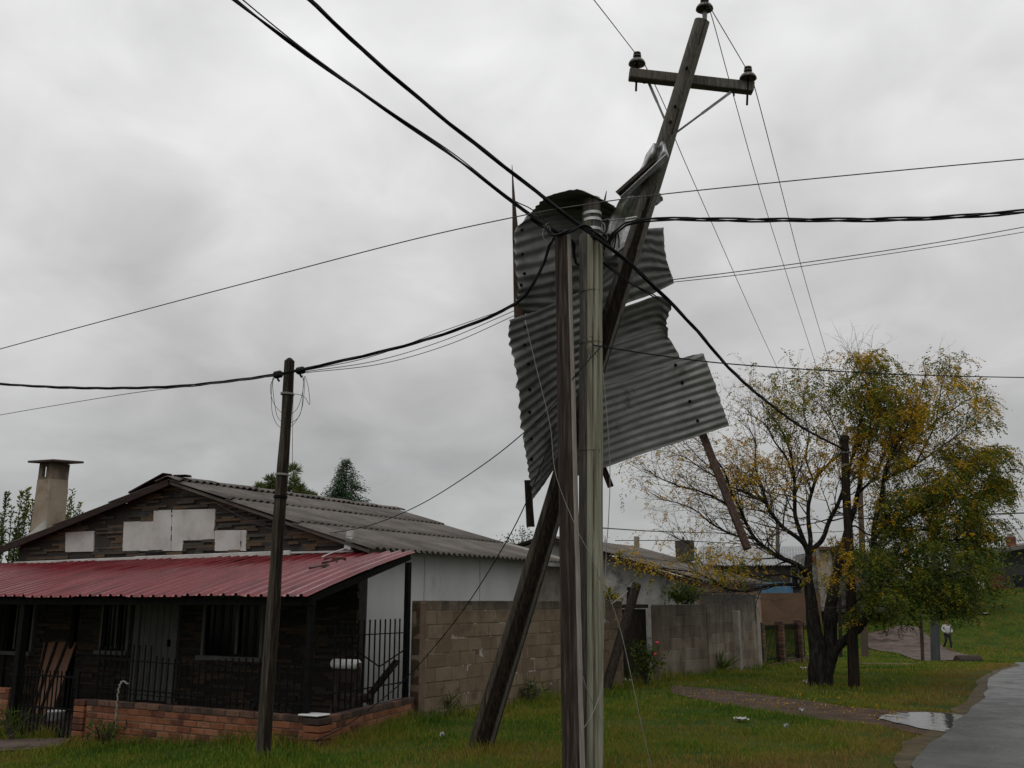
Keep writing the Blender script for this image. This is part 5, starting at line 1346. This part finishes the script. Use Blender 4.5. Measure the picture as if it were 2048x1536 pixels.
# ------------------------------------------------------------------ plants
def leaves(name, mats, parent, centres, size, mi=None, droop=0.0, aspect=.42, spread=None, axis=None):
    """one small pointed leaf per centre (world coordinates)"""
    n = len(centres)
    if not n: return None
    c = np.asarray(centres, float)
    inv = np.array(wmat(parent).inverted())
    c = c @ inv[:3, :3].T + inv[:3, 3]
    if axis is None:
        d = RNG.normal(size=(n, 3)); d[:, 2] -= droop
    else: d = np.asarray(axis, float) + RNG.normal(size=(n, 3)) * .35
    d /= np.linalg.norm(d, axis=1, keepdims=True) + 1e-9
    w = RNG.normal(size=(n, 3)); w -= d * (w * d).sum(1, keepdims=True); w /= np.linalg.norm(w, axis=1, keepdims=True) + 1e-9
    L = (size * RNG.uniform(.65, 1.35, n))[:, None]; W = L * aspect * .5
    V = np.stack([c, c + d * L * .45 + w * W, c + d * L, c + d * L * .45 - w * W], 1).reshape(-1, 3)
    i = (np.arange(n) * 4)[:, None] + np.arange(4)[None]
    me = bpy.data.meshes.new(name)
    me.vertices.add(4 * n); me.vertices.foreach_set('co', V.astype(np.float32).ravel())
    me.loops.add(4 * n); me.polygons.add(n)
    me.loops.foreach_set('vertex_index', i.astype(np.int32).ravel())
    me.polygons.foreach_set('loop_start', (np.arange(n) * 4).astype(np.int32)); me.polygons.foreach_set('loop_total', np.full(n, 4, np.int32))
    for m in (mats if isinstance(mats, (list, tuple)) else [mats]): me.materials.append(m)
    if mi is not None: me.polygons.foreach_set('material_index', np.asarray(mi, np.int32))
    me.update(calc_edges=True)
    o = bpy.data.objects.new(name, me); COL.objects.link(o); o.parent = parent
    return o

# --- the big autumn tree
TY = G(1635, 1372).y
tb = G(1635, 1372)
tree = thing('autumn_tree', 'large half bare autumn tree, yellow at left and dense green at right', 'tree', tb)
limbs = []
def limb(pts, r0, r1, dy=0.0, keep=True):
    n = len(pts); W = [P(x, y, TY + (q[0] if q else 0) + dy * i / max(1, n - 1)) for i, (x, y, *q) in enumerate(pts)]
    r0 *= .74; r1 *= .8
    W = catmull(W, 5); W = [p + Vector((mnoise.noise(p * 2.2), mnoise.noise(p * 2.2 + Vector((9, 0, 0))), mnoise.noise(p * 2.2 + Vector((0, 9, 0))))) * min(.05, r0 * .8) for p in W]
    k = len(W) - 1; Rr = [r0 + (r1 - r0) * i / k for i in range(k + 1)]
    limbs.append((W, Rr, keep)); return W
trunk = MB()
def put(W, Rr, n=10): trunk.tube(W, Rr, n, True, 0, lambda th, i: 1 + .12 * mnoise.noise(Vector((math.cos(th) * 2, math.sin(th) * 2, i * .5))))
limb([(1637, 1388), (1637, 1345), (1631, 1285), (1625, 1230), (1620, 1170), (1618, 1105)], .31, .085, keep=False)
limb([(1649, 1385), (1654, 1335), (1664, 1290), (1661, 1240), (1666, 1177), (1679, 1128), (1688, 1089), (1697, 1055), (1712, 1000), (1722, 940)], .24, .04, .3, keep=False)
limb([(1650, 1372), (1658, 1325), (1676, 1292), (1704, 1268), (1728, 1242), (1743, 1200), (1746, 1140), (1748, 1075), (1757, 1025), (1771, 952), (1783, 910), (1806, 872), (1830, 820)], .15, .025, -.4)
limb([(1618, 1110), (1602, 1082), (1565, 1057), (1542, 1024), (1533, 1004), (1512, 998), (1490, 985), (1450, 962), (1412, 930)], .075, .012, -.7)
limb([(1533, 1004), (1522, 968), (1510, 930), (1512, 890), (1500, 860)], .04, .009, -.3)
limb([(1616, 1108), (1600, 1062), (1592, 1020), (1590, 980), (1586, 935), (1570, 880), (1545, 835), (1520, 800)], .075, .01, .4)
limb([(1588, 960), (1572, 915), (1548, 880), (1530, 850), (1500, 828)], .035, .008, -.5)
limb([(1618, 1104), (1620, 1050), (1620, 1005), (1628, 965), (1655, 930), (1680, 905), (1668, 850), (1640, 810)], .07, .01, .8)
limb([(1626, 960), (1612, 915), (1618, 870), (1606, 815), (1612, 780)], .03, .007, .9)
limb([(1620, 1104), (1640, 1082), (1656, 1048), (1670, 1020), (1682, 990), (1691, 958), (1700, 920), (1715, 875), (1728, 820), (1738, 780), (1712, 735)], .075, .009, -.2)
limb([(1700, 920), (1725, 880), (1760, 850), (1790, 845)], .035, .008, -.6)
limb([(1722, 940), (1735, 900), (1742, 850), (1748, 800), (1740, 750), (1718, 722)], .05, .006, .6)
limb([(1712, 990), (1752, 950), (1772, 900), (1800, 870)], .04, .01, 1.0)
limb([(1620, 1156), (1604, 1136), (1580, 1124), (1545, 1106), (1515, 1082), (1488, 1040), (1465, 985), (1445, 940), (1420, 905), (1400, 885)], .085, .01, -.5)
limb([(1486, 1036), (1455, 1010), (1408, 985), (1360, 972), (1318, 955), (1300, 940)], .04, .006, -.9)
limb([(1510, 1078), (1470, 1070), (1425, 1050), (1388, 1020), (1350, 1005), (1325, 1000)], .04, .006, .5)
limb([(1470, 1000), (1440, 960), (1400, 935), (1370, 915), (1345, 905)], .03, .006, .3)
limb([(1620, 1172), (1580, 1168), (1535, 1174), (1493, 1183), (1458, 1178), (1425, 1160), (1392, 1146), (1345, 1140), (1290, 1134)], .055, .006, -.9)
limb([(1425, 1160), (1400, 1120), (1380, 1090), (1350, 1075)], .025, .006, .5)
limb([(1612, 1160), (1570, 1150), (1520, 1152), (1480, 1148), (1440, 1130)], .035, .006, -1.4)
limb([(1748, 1070), (1790, 1042), (1850, 1016), (1900, 985), (1950, 950), (1985, 925)], .065, .008, -.6)
limb([(1771, 955), (1830, 930), (1880, 895), (1930, 860), (1960, 845)], .04, .006, .6)
limb([(1830, 930), (1870, 850), (1880, 790), (1885, 755)], .03, .006, 1.0)
limb([(1783, 910), (1830, 880), (1890, 830), (1940, 800), (1975, 810)], .035, .006, 1.4)
limb([(1746, 1120), (1800, 1110), (1860, 1090), (1920, 1080), (1965, 1090)], .055, .008, -1.0)
limb([(1744, 1170), (1790, 1175), (1850, 1170), (1900, 1150), (1940, 1140)], .05, .008, -1.3)
limb([(1740, 1205), (1780, 1215), (1830, 1220), (1880, 1225), (1915, 1205)], .045, .008, -.8)
limb([(1757, 1050), (1830, 1060), (1900, 1050), (1960, 1020), (2000, 1000)], .05, .008, .7)
limb([(1744, 1185), (1722, 1196), (1702, 1210), (1684, 1216)], .03, .008, -.6)
limb([(1742, 1150), (1720, 1130), (1700, 1140), (1682, 1160)], .03, .008, -.9)
limb([(1690, 1085), (1706, 1052), (1735, 1068), (1760, 1072)], .03, .02, -.2, keep=False)
for W, Rr, k in limbs: put(W, Rr, 12 if Rr[0] > .12 else 7)
trunk.build('trunk', M['bark'], tree, world=True, smooth=True)
twigs = MB(); TIPS = []
def XMAX(y): return float(np.interp(y, [700, 850, 900, 1010, 1060, 1120, 1230], [1930, 2000, 2005, 2012, 1978, 1950, 1915]))
def branch(p, d, L, r, depth):
    k = max(3, int(L / .16)); pts = [p]; d = d.normalized()
    for i in range(k):
        qx, qy = project(p)
        if qy > 1235 or qx > XMAX(qy): break
        d = (d + Vector((random.gauss(0, .16), random.gauss(0, .16), random.gauss(.03, .14)))).normalized()
        p = p + d * (L / k); pts.append(p)
        if depth > 0 and i >= 1 and random.random() < .78:
            sd = (d + Vector((random.gauss(0, .7), random.gauss(0, .7), random.gauss(.1, .5)))).normalized()
            branch(p, sd, L * random.uniform(.32, .6), r * .55, depth - 1)
    if len(pts) < 2: return
    twigs.tube(pts, [r * (1 - .75 * i / k) for i in range(len(pts))], 4 if r > .008 else 3, False)
    TIPS.append((pts[-1], d))
    if depth == 0 and len(pts) > 3: TIPS.append((pts[-2], d))
cen = P(1660, 1000, TY)
for W, Rr, keep in limbs:
    if not keep: continue
    k = len(W) - 1
    for i in range(2, k + 1):
        f = i / k
        if f < .2: continue
        for _ in range(1 if random.random() < .6 else 2):
            t = (W[i] - W[i - 1]).normalized()
            out = (W[i] - cen); out.y *= 1.0; out = out.normalized()
            d = t * .7 + out * .45 + Vector((random.gauss(0, .55), random.gauss(0, .7), random.gauss(.25, .45)))
            branch(W[i], d, random.uniform(.5, 1.2) * (1.1 - .35 * f), max(.007, Rr[i] * .4), 2)
    branch(W[-1], W[-1] - W[-2], .8, Rr[-1], 2)
twigs.build('twigs', M['twig'], tree, world=True)
def zone(p):
    """which foliage the photo shows where: returns weights dry, yellow, olive, dark, and how dense"""
    x, y = project(p)
    if y < 700 or x > XMAX(y) + 14 or y > 1262 or (x > 1845 and y > 1222) or (x < 1700 and y > 1160): return None
    n = mnoise.noise(p * .9) ; n2 = mnoise.noise(p * 1.7 + Vector((4, 4, 4)))
    if x > 1755 and y > 985 + 60 * n:                          # dense green lower right
        w = (0, .26 + .5 * max(0, n2), .54, .20) if y < 1070 else (0, .06, .50, .44)
        return w, .72
    if x > 1705 and y > 1085: return (0, .06, .42, .52), .55
    if x > 1850 and y > 890: return (0, .42, .45, .13), 1.0
    if x > 1655 and y < 860: return ((.08, .34, .52, .06) if n < .05 else (.08, .70, .20, .02)), .36 if x < 1860 else .2
    if x > 1755 and y > 900: return (.05, .5, .4, .05), .55
    if x > 1655: return ((.08, .78, .13, .01) if n2 > .02 else (.6, .35, .05, 0)), .55 if n2 > .02 else .06
    if 1440 < x <= 1655 and 870 < y < 1010 and n2 > -.05: return (.15, .80, .05, 0), .5
    if y > 1080: return (.35, .48, .17, 0), .24
    if y < 880 and x > 1540: return (.45, .2, .35, 0), .3
    return (.82, .16, .02, 0), .15
buckets = {k: ([], []) for k in range(4)}
for p, d in TIPS:
    z = zone(p)
    if not z: continue
    w, dens = z
    nf = dens * (5.0 if project(p)[0] > 1700 else 3.6); nf = int(nf) + (random.random() < nf - int(nf))
    for _ in range(nf):
        k = random.choices(range(4), w)[0]
        # a drooping compound leaf: leaflets down a curved stalk
        a = Vector((random.gauss(d.x, .7), random.gauss(d.y, .7), random.gauss(-.15, .4))).normalized()
        q = p + Vector((random.gauss(0, .035), random.gauss(0, .035), random.gauss(0, .03)))
        m_ = random.randint(*((4, 7), (6, 12), (10, 18), (10, 18))[k]); st_len = (.022, .026, .027, .027)[k] * random.uniform(.7, 1.3)
        side = a.cross(Vector((0, 0, 1))); side = side.normalized() if side.length > .1 else Vector((1, 0, 0))
        for i in range(m_):
            q = q + a * st_len; a = (a + Vector((0, 0, -.12))).normalized()
            sgn = 1 if i % 2 else -1
            buckets[k][0].append(tuple(q)); v = (side * sgn + a * .5 + Vector((0, 0, -.25)))
            buckets[k][1].append(tuple(v))
names = ('dry_sprays', 'yellow_leaves', 'olive_leaves', 'green_leaves')
tot = 0
for k, (nm, m, sz, asp) in enumerate(zip(names, (M['leaf_dry'], M['leaf_yellow'], M['leaf_mid'], M['leaf_dark']), (.034, .048, .062, .066), (.5, .5, .42, .42))):
    leaves(nm, m, tree, buckets[k][0], sz, aspect=asp, axis=buckets[k][1]); tot += len(buckets[k][0])
print('tree leaves', tot, 'twig faces', len(twigs.f), 'tips', len(TIPS))

# --- trees behind the near house
def conifer(label, px, top_py, Y, width, name='conifer', z0=3.6):
    top = P(px, top_py, Y); base = Vector((top.x, Y, height(top.x, Y))); t = thing(name, label, 'tree', base)
    MB().tube([base, top - Vector((0, 0, .3))], [.16, .02], 8).build('trunk', M['bark'], t, world=True)
    C, A = [], []; b = MB(); z = z0
    while z < top.z - .1:
        f = (top.z - z) / (top.z - z0); R0 = width * (top.z - z) ** .95 + .04
        for _ in range(12):
            a = random.uniform(0, 2 * math.pi); L = R0 * random.uniform(.5, 1.1)
            p = Vector((base.x, Y, z)); d = Vector((math.cos(a), math.sin(a), .55)); pts = [p]
            k = max(3, int(L / .09))
            for i in range(k):
                d = (d + Vector((0, 0, -.9 / k)) + Vector((random.gauss(0, .06), random.gauss(0, .06), 0))).normalized(); p = p + d * (L / k); pts.append(p)
                if i > 0:
                    for _ in range(9):
                        C.append(tuple(p + Vector((random.gauss(0, .07), random.gauss(0, .07), random.gauss(-.04, .07))))); A.append((random.gauss(d.x, .6), random.gauss(d.y, .6), random.gauss(-.5, .5)))
            b.tube(pts, [.012 * (1 - .7 * i / k) for i in range(k + 1)], 3, False)
        z += .13
    b.build('branches', M['twig'], t, world=True)
    leaves('crown', M['leaf_fir'], t, C, .10, aspect=.28, axis=A); return t
conifer('dark conical conifer with drooping tips behind the ridge of the near house', 694, 914, 40, .58)
pine = thing('pine_tree', 'pine with round needle tufts behind the ridge of the near house', 'tree', at_ground(590, 36))
pb, C, A, b = at_ground(590, 36), [], [], MB()
stem = [pb, P(594, 1010, 36), P(590, 975, 36), P(587, 946, 36)]; b.tube(catmull(stem, 5), [.10 - .085 * i / 15 for i in range(16)], 6)
for (px, py, r) in ((587, 942, 15), (589, 966, 13), (541, 963, 14), (549, 972, 10), (520, 977, 11), (601, 981, 12), (583, 982, 13), (537, 980, 10), (619, 993, 12), (607, 992, 9), (560, 985, 10), (628, 998, 8)):
    c = P(px, py, 36 + random.uniform(-.5, .5)); s = catmull(stem, 5)[random.randint(5, 11)]
    b.tube(catmull([s, s.lerp(c, .6) + Vector((0, 0, -.08)), c], 4), .015, 4)
    for _ in range(420):
        d = Vector((random.gauss(0, 1), random.gauss(0, 1), random.gauss(.45, 1))).normalized()
        rr_ = r * 36 / FPX
        C.append(tuple(c + d * rr_ * random.uniform(.05, .75))); A.append(tuple(d * 2.2))
b.build('trunk', M['bark'], pine, world=True); leaves('needles', M['leaf_pine'], pine, C, .19, aspect=.11, axis=A)
def spires(label, stems, Y, mats, leaf=.075, name='tall_shrub'):
    b0 = at_ground(stems[0][0], Y); t = thing(name, label, 'shrub', b0); b, C, A, I = MB(), [], [], []
    for (px, py, lean_, den) in stems:
        tp_ = P(px, py, Y + random.uniform(-.6, .6)); bs = Vector((tp_.x - lean_, tp_.y, b0.z)); pts = catmull([bs, bs.lerp(tp_, .6), tp_], 10)
        b.tube(pts, [.03 - .024 * i / (len(pts) - 1) for i in range(len(pts))], 5)
        n = int((tp_.z - 1.2) * den)
        for _ in range(n):
            f = random.uniform(.25, 1) ; p = bs.lerp(tp_, f); s = .025 + .12 * (1 - f)
            a = random.uniform(0, 2 * math.pi); d = Vector((math.cos(a), math.sin(a), .7)); C.append(tuple(p + d * random.uniform(.0, s))); A.append(tuple(d)); 
            I.append(1 if mnoise.noise(p * 1.1) + random.gauss(0, .25) > .12 and len(mats) > 1 else 0)
    b.build('stems', M['twig'], t, world=True); leaves('foliage', mats, t, C, leaf, I, aspect=.45, axis=A); return t
spires('dark leafy upright shoots at the left picture edge beyond the house roof', [(-14, 1010, 0, 160), (4, 1030, .1, 170), (15, 986, .05, 240), (24, 1014, -.2, 150), (8, 1058, .3, 170), (38, 1048, .2, 160)], 24, [M['leaf_dark']], .085)
spires('upright shoots with yellowing leaves left of the chimney', [(44, 985, .1, 200), (56, 979, .0, 260), (50, 1025, .3, 170), (66, 1000, -.1, 200)], 23.5, [M['leaf_dark'], M['leaf_mid']], .08)
spires('upright shoots with yellow and green leaves right of the chimney', [(129, 984, .1, 220), (140, 1000, .0, 200), (145, 980, -.15, 120), (152, 1020, -.2, 150), (160, 1008, -.35, 130), (134, 1030, 0, 240)], 23, [M['leaf_mid'], M['leaf_dark']], .075)
def bush(label, px, py_base, w, h, n, mats, leaf, name='bush', Y=None, z0=None, asp=.45, stems=7, flat=.7, cat='bush'):
    bs = G(px, py_base) if Y is None else at_ground(px, Y)
    if z0 is not None: bs.z = z0
    t = thing(name, label, cat, bs); b, C, A, I = MB(), [], [], []
    for k in range(stems):
        a = random.uniform(0, 2 * math.pi); e = bs + Vector((math.cos(a) * w * random.uniform(.2, .9), math.sin(a) * w * flat * random.uniform(.2, .9), h * random.uniform(.55, 1.0)))
        pts = catmull([bs, bs.lerp(e, .5) + Vector((0, 0, h * .12)), e], 6); b.tube(pts, [.014 - .01 * i / (len(pts) - 1) for i in range(len(pts))], 5)
        for _ in range(n // stems):
            f = random.uniform(.3, 1) ** .8; p = pts[int(f * (len(pts) - 1))]; q = p + Vector((random.gauss(0, w * .2), random.gauss(0, w * .2), random.gauss(0, h * .1)))
            C.append(tuple(q)); d = q - bs; A.append((d.x + random.gauss(0, .3), d.y + random.gauss(0, .3), random.gauss(.1, .5))); I.append(random.randrange(len(mats)) if random.random() < .4 else 0)
    b.build('stems', M['twig'], t, world=True); leaves('foliage', mats, t, C, leaf, I, aspect=asp, axis=A); return t, bs
rose, rb_ = bush('rose bush with two red flowers in front of the dark board gate', 1292, 1374, .42, 1.0, 620, [M['leaf_dark'], M['leaf_mid']], .065, 'rose_bush', asp=.6, stems=9)
for px, py in ((1314, 1286), (1310, 1309)):
    c = P(px, py, rb_.y - .1); mb = MB()
    for k in range(9):
        a = k * 2.4; d = Vector((math.cos(a), math.sin(a), .5 + .1 * k)).normalized(); mb.box(c + d * .025, (.05, .035, .012), d.to_track_quat('Z', 'X').to_matrix(), bev=.004)
    mb.build('flower', M['flower'], rose, world=True)
bush('glossy dark shrub with yellowing tips looking over the stained wall', 1372, 0, .62, .62, 800, [M['leaf_dark'], M['leaf_mid']], .13, 'shrub', Y=24.6, z0=1.45, asp=.3, stems=9)
bush('small yellowish green shrub peeking over the block wall right of the greenish pole', 1215, 0, .35, .45, 320, [M['leaf_mid'], M['leaf_yellow']], .075, 'shrub', Y=21.2, z0=1.5, stems=6)
sp_b = G(1440, 1346); t = thing('spiky_plant', 'small dark spiky plant at the foot of the stained wall', 'plant', sp_b)
C = [tuple(sp_b + Vector((random.gauss(0, .05), random.gauss(0, .05), .12 * random.random()))) for _ in range(34)]; A = [(random.gauss(0, .8), random.gauss(0, .8), random.uniform(.5, 1.6)) for _ in C]
leaves('foliage', M['leaf_dark'], t, C, .46, aspect=.12, axis=A)
for lab, px, py, w, h in (('weedy tuft beside the small gate at the left edge', 22, 1482, .3, .4), ('low weeds at the foot of the left brick wall', 200, 1492, .35, .3), ('low weeds under the block wall left of the leaning pole', 885, 1432, .3, .35), ('low weeds under the block wall right of the leaning pole', 1060, 1408, .35, .35), ('low weeds at the foot of the board gate', 1250, 1366, .35, .3)):
    bush(lab, px, py, w, h, 150, [M['leaf_dark'], M['leaf_mid']], .16, 'weed', asp=.10, stems=9, cat='weeds')
def crown_tree(label, px, py_top, Y, w, h, n, mats, leaf, name='distant_tree'):
    tp_ = P(px, py_top, Y); b0 = Vector((tp_.x, Y, height(tp_.x, Y))); t = thing(name, label, 'tree', b0); C, I, b = [], [], MB()
    cz = tp_.z - h / 2; b.tube([b0, Vector((tp_.x, Y, cz))], [.15, .05], 6)
    for k in range(14):
        d = Vector((random.gauss(0, 1), random.gauss(0, 1), random.gauss(0, 1))).normalized(); e = Vector((tp_.x + d.x * w * .45, Y + d.y * w * .4, cz + d.z * h * .45))
        b.tube([Vector((tp_.x, Y, cz - h * .4)), e], [.03, .008], 4)
        for _ in range(n // 14): C.append((e.x + random.gauss(0, w * .13), e.y + random.gauss(0, w * .13), e.z + random.gauss(0, h * .13))); I.append(random.randrange(len(mats)))
    b.build('trunk', M['bark'], t, world=True); leaves('crown', mats, t, C, leaf, I, axis=[(0, 0, 0)] * len(C)); return t
crown_tree('small distant tree top over the rear roof, left of the leaning pole', 1044, 1060, 46, 1.5, 1.1, 500, [M['leaf_fir']], .12)
crown_tree('sparse distant tree top just left of the leaning pole', 1010, 1072, 46, .8, .8, 130, [M['leaf_fir']], .1)
crown_tree('bare distant tree right of the greenish pole', 1214, 1066, 44, 1.4, 1.4, 60, [M['leaf_dry']], .08)
crown_tree('dark green tree on the bank behind the right side of the autumn tree', 1915, 1070, 62, 5.5, 4.4, 4200, [M['leaf_dark'], M['leaf_dark'], M['leaf_mid']], .24, 'bank_tree')
crown_tree('pale bushy tree top behind the brick chimney', 2048, 1086, 85, 3.5, 2, 500, [M['leaf_mid']], .25)

# ------------------------------------------------------------------ the walking person
pp = G(1898, 1301)
per = thing('person', 'person in a pale grey hoodie, dark trousers and reddish shoes walking on the dirt path', 'person', pp)
M['skin'] = mat('skin', [(.30, .17, .12), (.36, .21, .15)], 6, rough=.6)
M['hoodie'] = mat('pale grey hoodie cloth', [(.36, .37, .37), (.47, .48, .48)], 5, rough=.9, bump=.2)
M['trousers'] = mat('dark trousers', [(.010, .010, .012), (.022, .021, .024)], 5, rough=.85)
M['hair'] = mat('dark hair', [(.012, .009, .007), (.03, .02, .015)], 14, rough=.6)
M['shoe'] = mat('reddish shoes', [(.16, .06, .04), (.24, .10, .07)], 8, rough=.6)
def skin(name, V, E, Rd, m, parent, levels=2, root=0):
    me = bpy.data.meshes.new(name); me.from_pydata(V, E, []); o = bpy.data.objects.new(name, me); COL.objects.link(o); o.parent = parent
    me.materials.append(m)
    o.modifiers.new('skin', 'SKIN'); o.modifiers['skin'].use_smooth_shade = True
    for i, r in enumerate(Rd): me.skin_vertices[0].data[i].radius = r if isinstance(r, tuple) else (r, r)
    for i in range(len(V)): me.skin_vertices[0].data[i].use_root = (i == root)
    s = o.modifiers.new('sub', 'SUBSURF'); s.levels = s.render_levels = levels
    return o
# joints: pelvis spine chest neck head ; legs ; arms with hands in the front pocket
J = dict(pel=(0, 0, .86), sp=(0, -.02, 1.02), ch=(0, -.03, 1.20), nk=(0, -.03, 1.36), hd=(.01, -.05, 1.46), top=(.01, -.05, 1.56),
         hl=(-.09, 0, .84), kl=(-.12, -.03, .47), al=(-.19, .20, .14), hr=(.09, 0, .84), kr=(.09, -.10, .46), ar=(.09, -.10, .07),
         sl=(-.17, -.02, 1.29), el=(-.23, .03, 1.06), wl=(-.16, -.14, .90), sr=(.17, -.02, 1.29), er=(.23, .03, 1.06), wr=(.17, -.14, .90))
k = list(J); V = [J[q] for q in k]
Ed = [(k.index(a), k.index(b)) for a, b in (('pel', 'sp'), ('sp', 'ch'), ('ch', 'nk'), ('nk', 'hd'), ('hd', 'top'), ('pel', 'hl'), ('hl', 'kl'), ('kl', 'al'), ('pel', 'hr'), ('hr', 'kr'), ('kr', 'ar'), ('ch', 'sl'), ('sl', 'el'), ('el', 'wl'), ('ch', 'sr'), ('sr', 'er'), ('er', 'wr'))]
Rd = dict(pel=.10, sp=.10, ch=.11, nk=.05, hd=(.078, .09), top=(.06, .075), hl=.075, kl=.05, al=.035, hr=.075, kr=.05, ar=.035, sl=.05, el=.036, wl=.026, sr=.05, er=.036, wr=.026)
skin('body', V, Ed, [Rd[q] for q in k], M['skin'], per)
skin('hoodie', [(0, 0, .84), (0, -.02, .98), (0, -.03, 1.18), (0, -.02, 1.32), (-.18, -.02, 1.28), (-.245, .03, 1.06), (-.17, -.14, .92), (.18, -.02, 1.28), (.245, .03, 1.06), (.18, -.14, .92)],
     [(0, 1), (1, 2), (2, 3), (2, 4), (4, 5), (5, 6), (2, 7), (7, 8), (8, 9)], [(.155, .13), (.15, .125), (.15, .12), (.085, .085), .068, .058, .05, .068, .058, .05], M['hoodie'], per)
skin('trousers', [(0, 0, .88), (-.09, 0, .80), (-.12, -.03, .47), (-.185, .19, .17), (.09, 0, .80), (.09, -.10, .46), (.09, -.10, .10)], [(0, 1), (1, 2), (2, 3), (0, 4), (4, 5), (5, 6)], [(.13, .12), .09, .065, .048, .09, .065, .048], M['trousers'], per)
skin('hair', [(.01, .00, 1.44), (.01, -.015, 1.53), (.01, -.04, 1.60)], [(0, 1), (1, 2)], [(.07, .05), (.088, .078), (.05, .06)], M['hair'], per)
skin('shoe', [(-.19, .23, .12), (-.205, .18, .045), (-.215, .12, .03)], [(0, 1), (1, 2)], [.042, .042, .032], M['shoe'], per)
skin('shoe', [(.09, -.08, .05), (.095, -.17, .04), (.10, -.24, .028)], [(0, 1), (1, 2)], [.045, .045, .032], M['shoe'], per)
f = MB(); hx, hy, hz = .01, -.125, 1.475
f.tube([(hx, -.118, 1.49), (hx, -.142, 1.462), (hx, -.13, 1.455)], [.008, .014, .008], 6).build('nose', M['skin'], per, smooth=True)
for s in (-1, 1): MB().lathe((hx + s * .032, -.123, 1.492), [(.009, 0), (.007, .006), (.002, .008)], 8, (0, -1, 0)).build('eye', M['hair'], per)
MB().box((hx, -.122, 1.43), (.045, .008, .009), bev=.003).build('mouth', M['shoe'], per)

# ------------------------------------------------------------------ small things on the ground
def litter(label, px, py, w, h, m, cat='litter', name='litter', up=.05):
    c = G(px, py); mb = MB(); k = 12
    def fn(u, v):
        x, y = (u - .5) * w, (v - .5) * h
        return c + Vector((x + .12 * w * mnoise.noise(Vector((u * 4, v * 4, px))), y + .12 * h * mnoise.noise(Vector((u * 4, v * 4, px + 5))), .03 + up * (.5 + mnoise.noise(Vector((u * 5, v * 5, px * .1))))))
    mb.grid(fn, k, k); o = mb.build(name, m, base=c, solid=.002, smooth=True); return tag(o, label, cat)
litter('crumpled white plastic bag on the grass in the right foreground', 1483, 1444, .17, .2, M['litter'], up=.04)
litter('small white scrap on the grass below the muddy track', 1604, 1427, .07, .08, M['litter'])
litter('small white scrap in the grass right of the plastic bag', 1573, 1460, .05, .05, M['litter'])
litter('white scrap beside the spot where the tree trunk meets the grass', 1614, 1371, .12, .10, M['litter'], up=.08)
litter('white scrap on the grass left of the tree trunk', 1608, 1340, .18, .12, M['litter'])
litter('white scrap on the grassy bank above the walking person', 1968, 1229, .7, .5, M['litter'], up=.08)
litter('white sheet lying in weeds at the foot of the board gate', 1247, 1368, .32, .25, M['litter'], up=.08)
litter('pale scrap of paper near the leaning pole foot', 884, 1478, .05, .06, M['litter'])
for px, py, L, w, lab in ((1598, 1319, 1.0, .35, 'short pale concrete slab sunk in the grass left of the trunk'), (1770, 1331, 2.2, .12, 'long pale kerb stone strip lying in the grass right of the pole')):
    c = G(px, py); o = MB().box(c + Vector((0, 0, .03)), (L, w, .08), Matrix.Rotation(-.1, 3, 'Z'), bev=.01, jit=.01).build('concrete_slab', M['concrete_stain'], base=c); tag(o, lab, 'slab')
a, b = G(1914, 1325), G(1960, 1324); a.z += .1; b.z += .1
tag(MB().tube([a, a.lerp(b, .5), b], [.16, .17, .15], 12, True, 0, lambda th, i: 1 + .1 * math.sin(th * 3)).build('log', M['wood_brown'], base=a), 'dark log lying by the corner where the road bends', 'log')
# yellow leaves fallen along the track
C = []
for _ in range(420):
    px = random.uniform(1350, 1800); py = 1384 + (px - 1350) * .105 + random.gauss(0, 11)
    g = G(px, py); C.append((g.x, g.y, g.z + .035))
for _ in range(160):
    px, py = random.gauss(1640, 110), random.gauss(1362, 26)
    if py > 1320:
        g = G(px, py); C.append((g.x, g.y, g.z + .05))
ft = thing('fallen_leaves', 'scatter of fallen yellow leaves along the muddy track', 'leaves', (C[0][0], C[0][1], 0)); ft['kind'] = 'stuff'
leaves('litter_leaves', M['leaf_yellow'], ft, C, .036, axis=[(0, 0, 0)] * len(C))
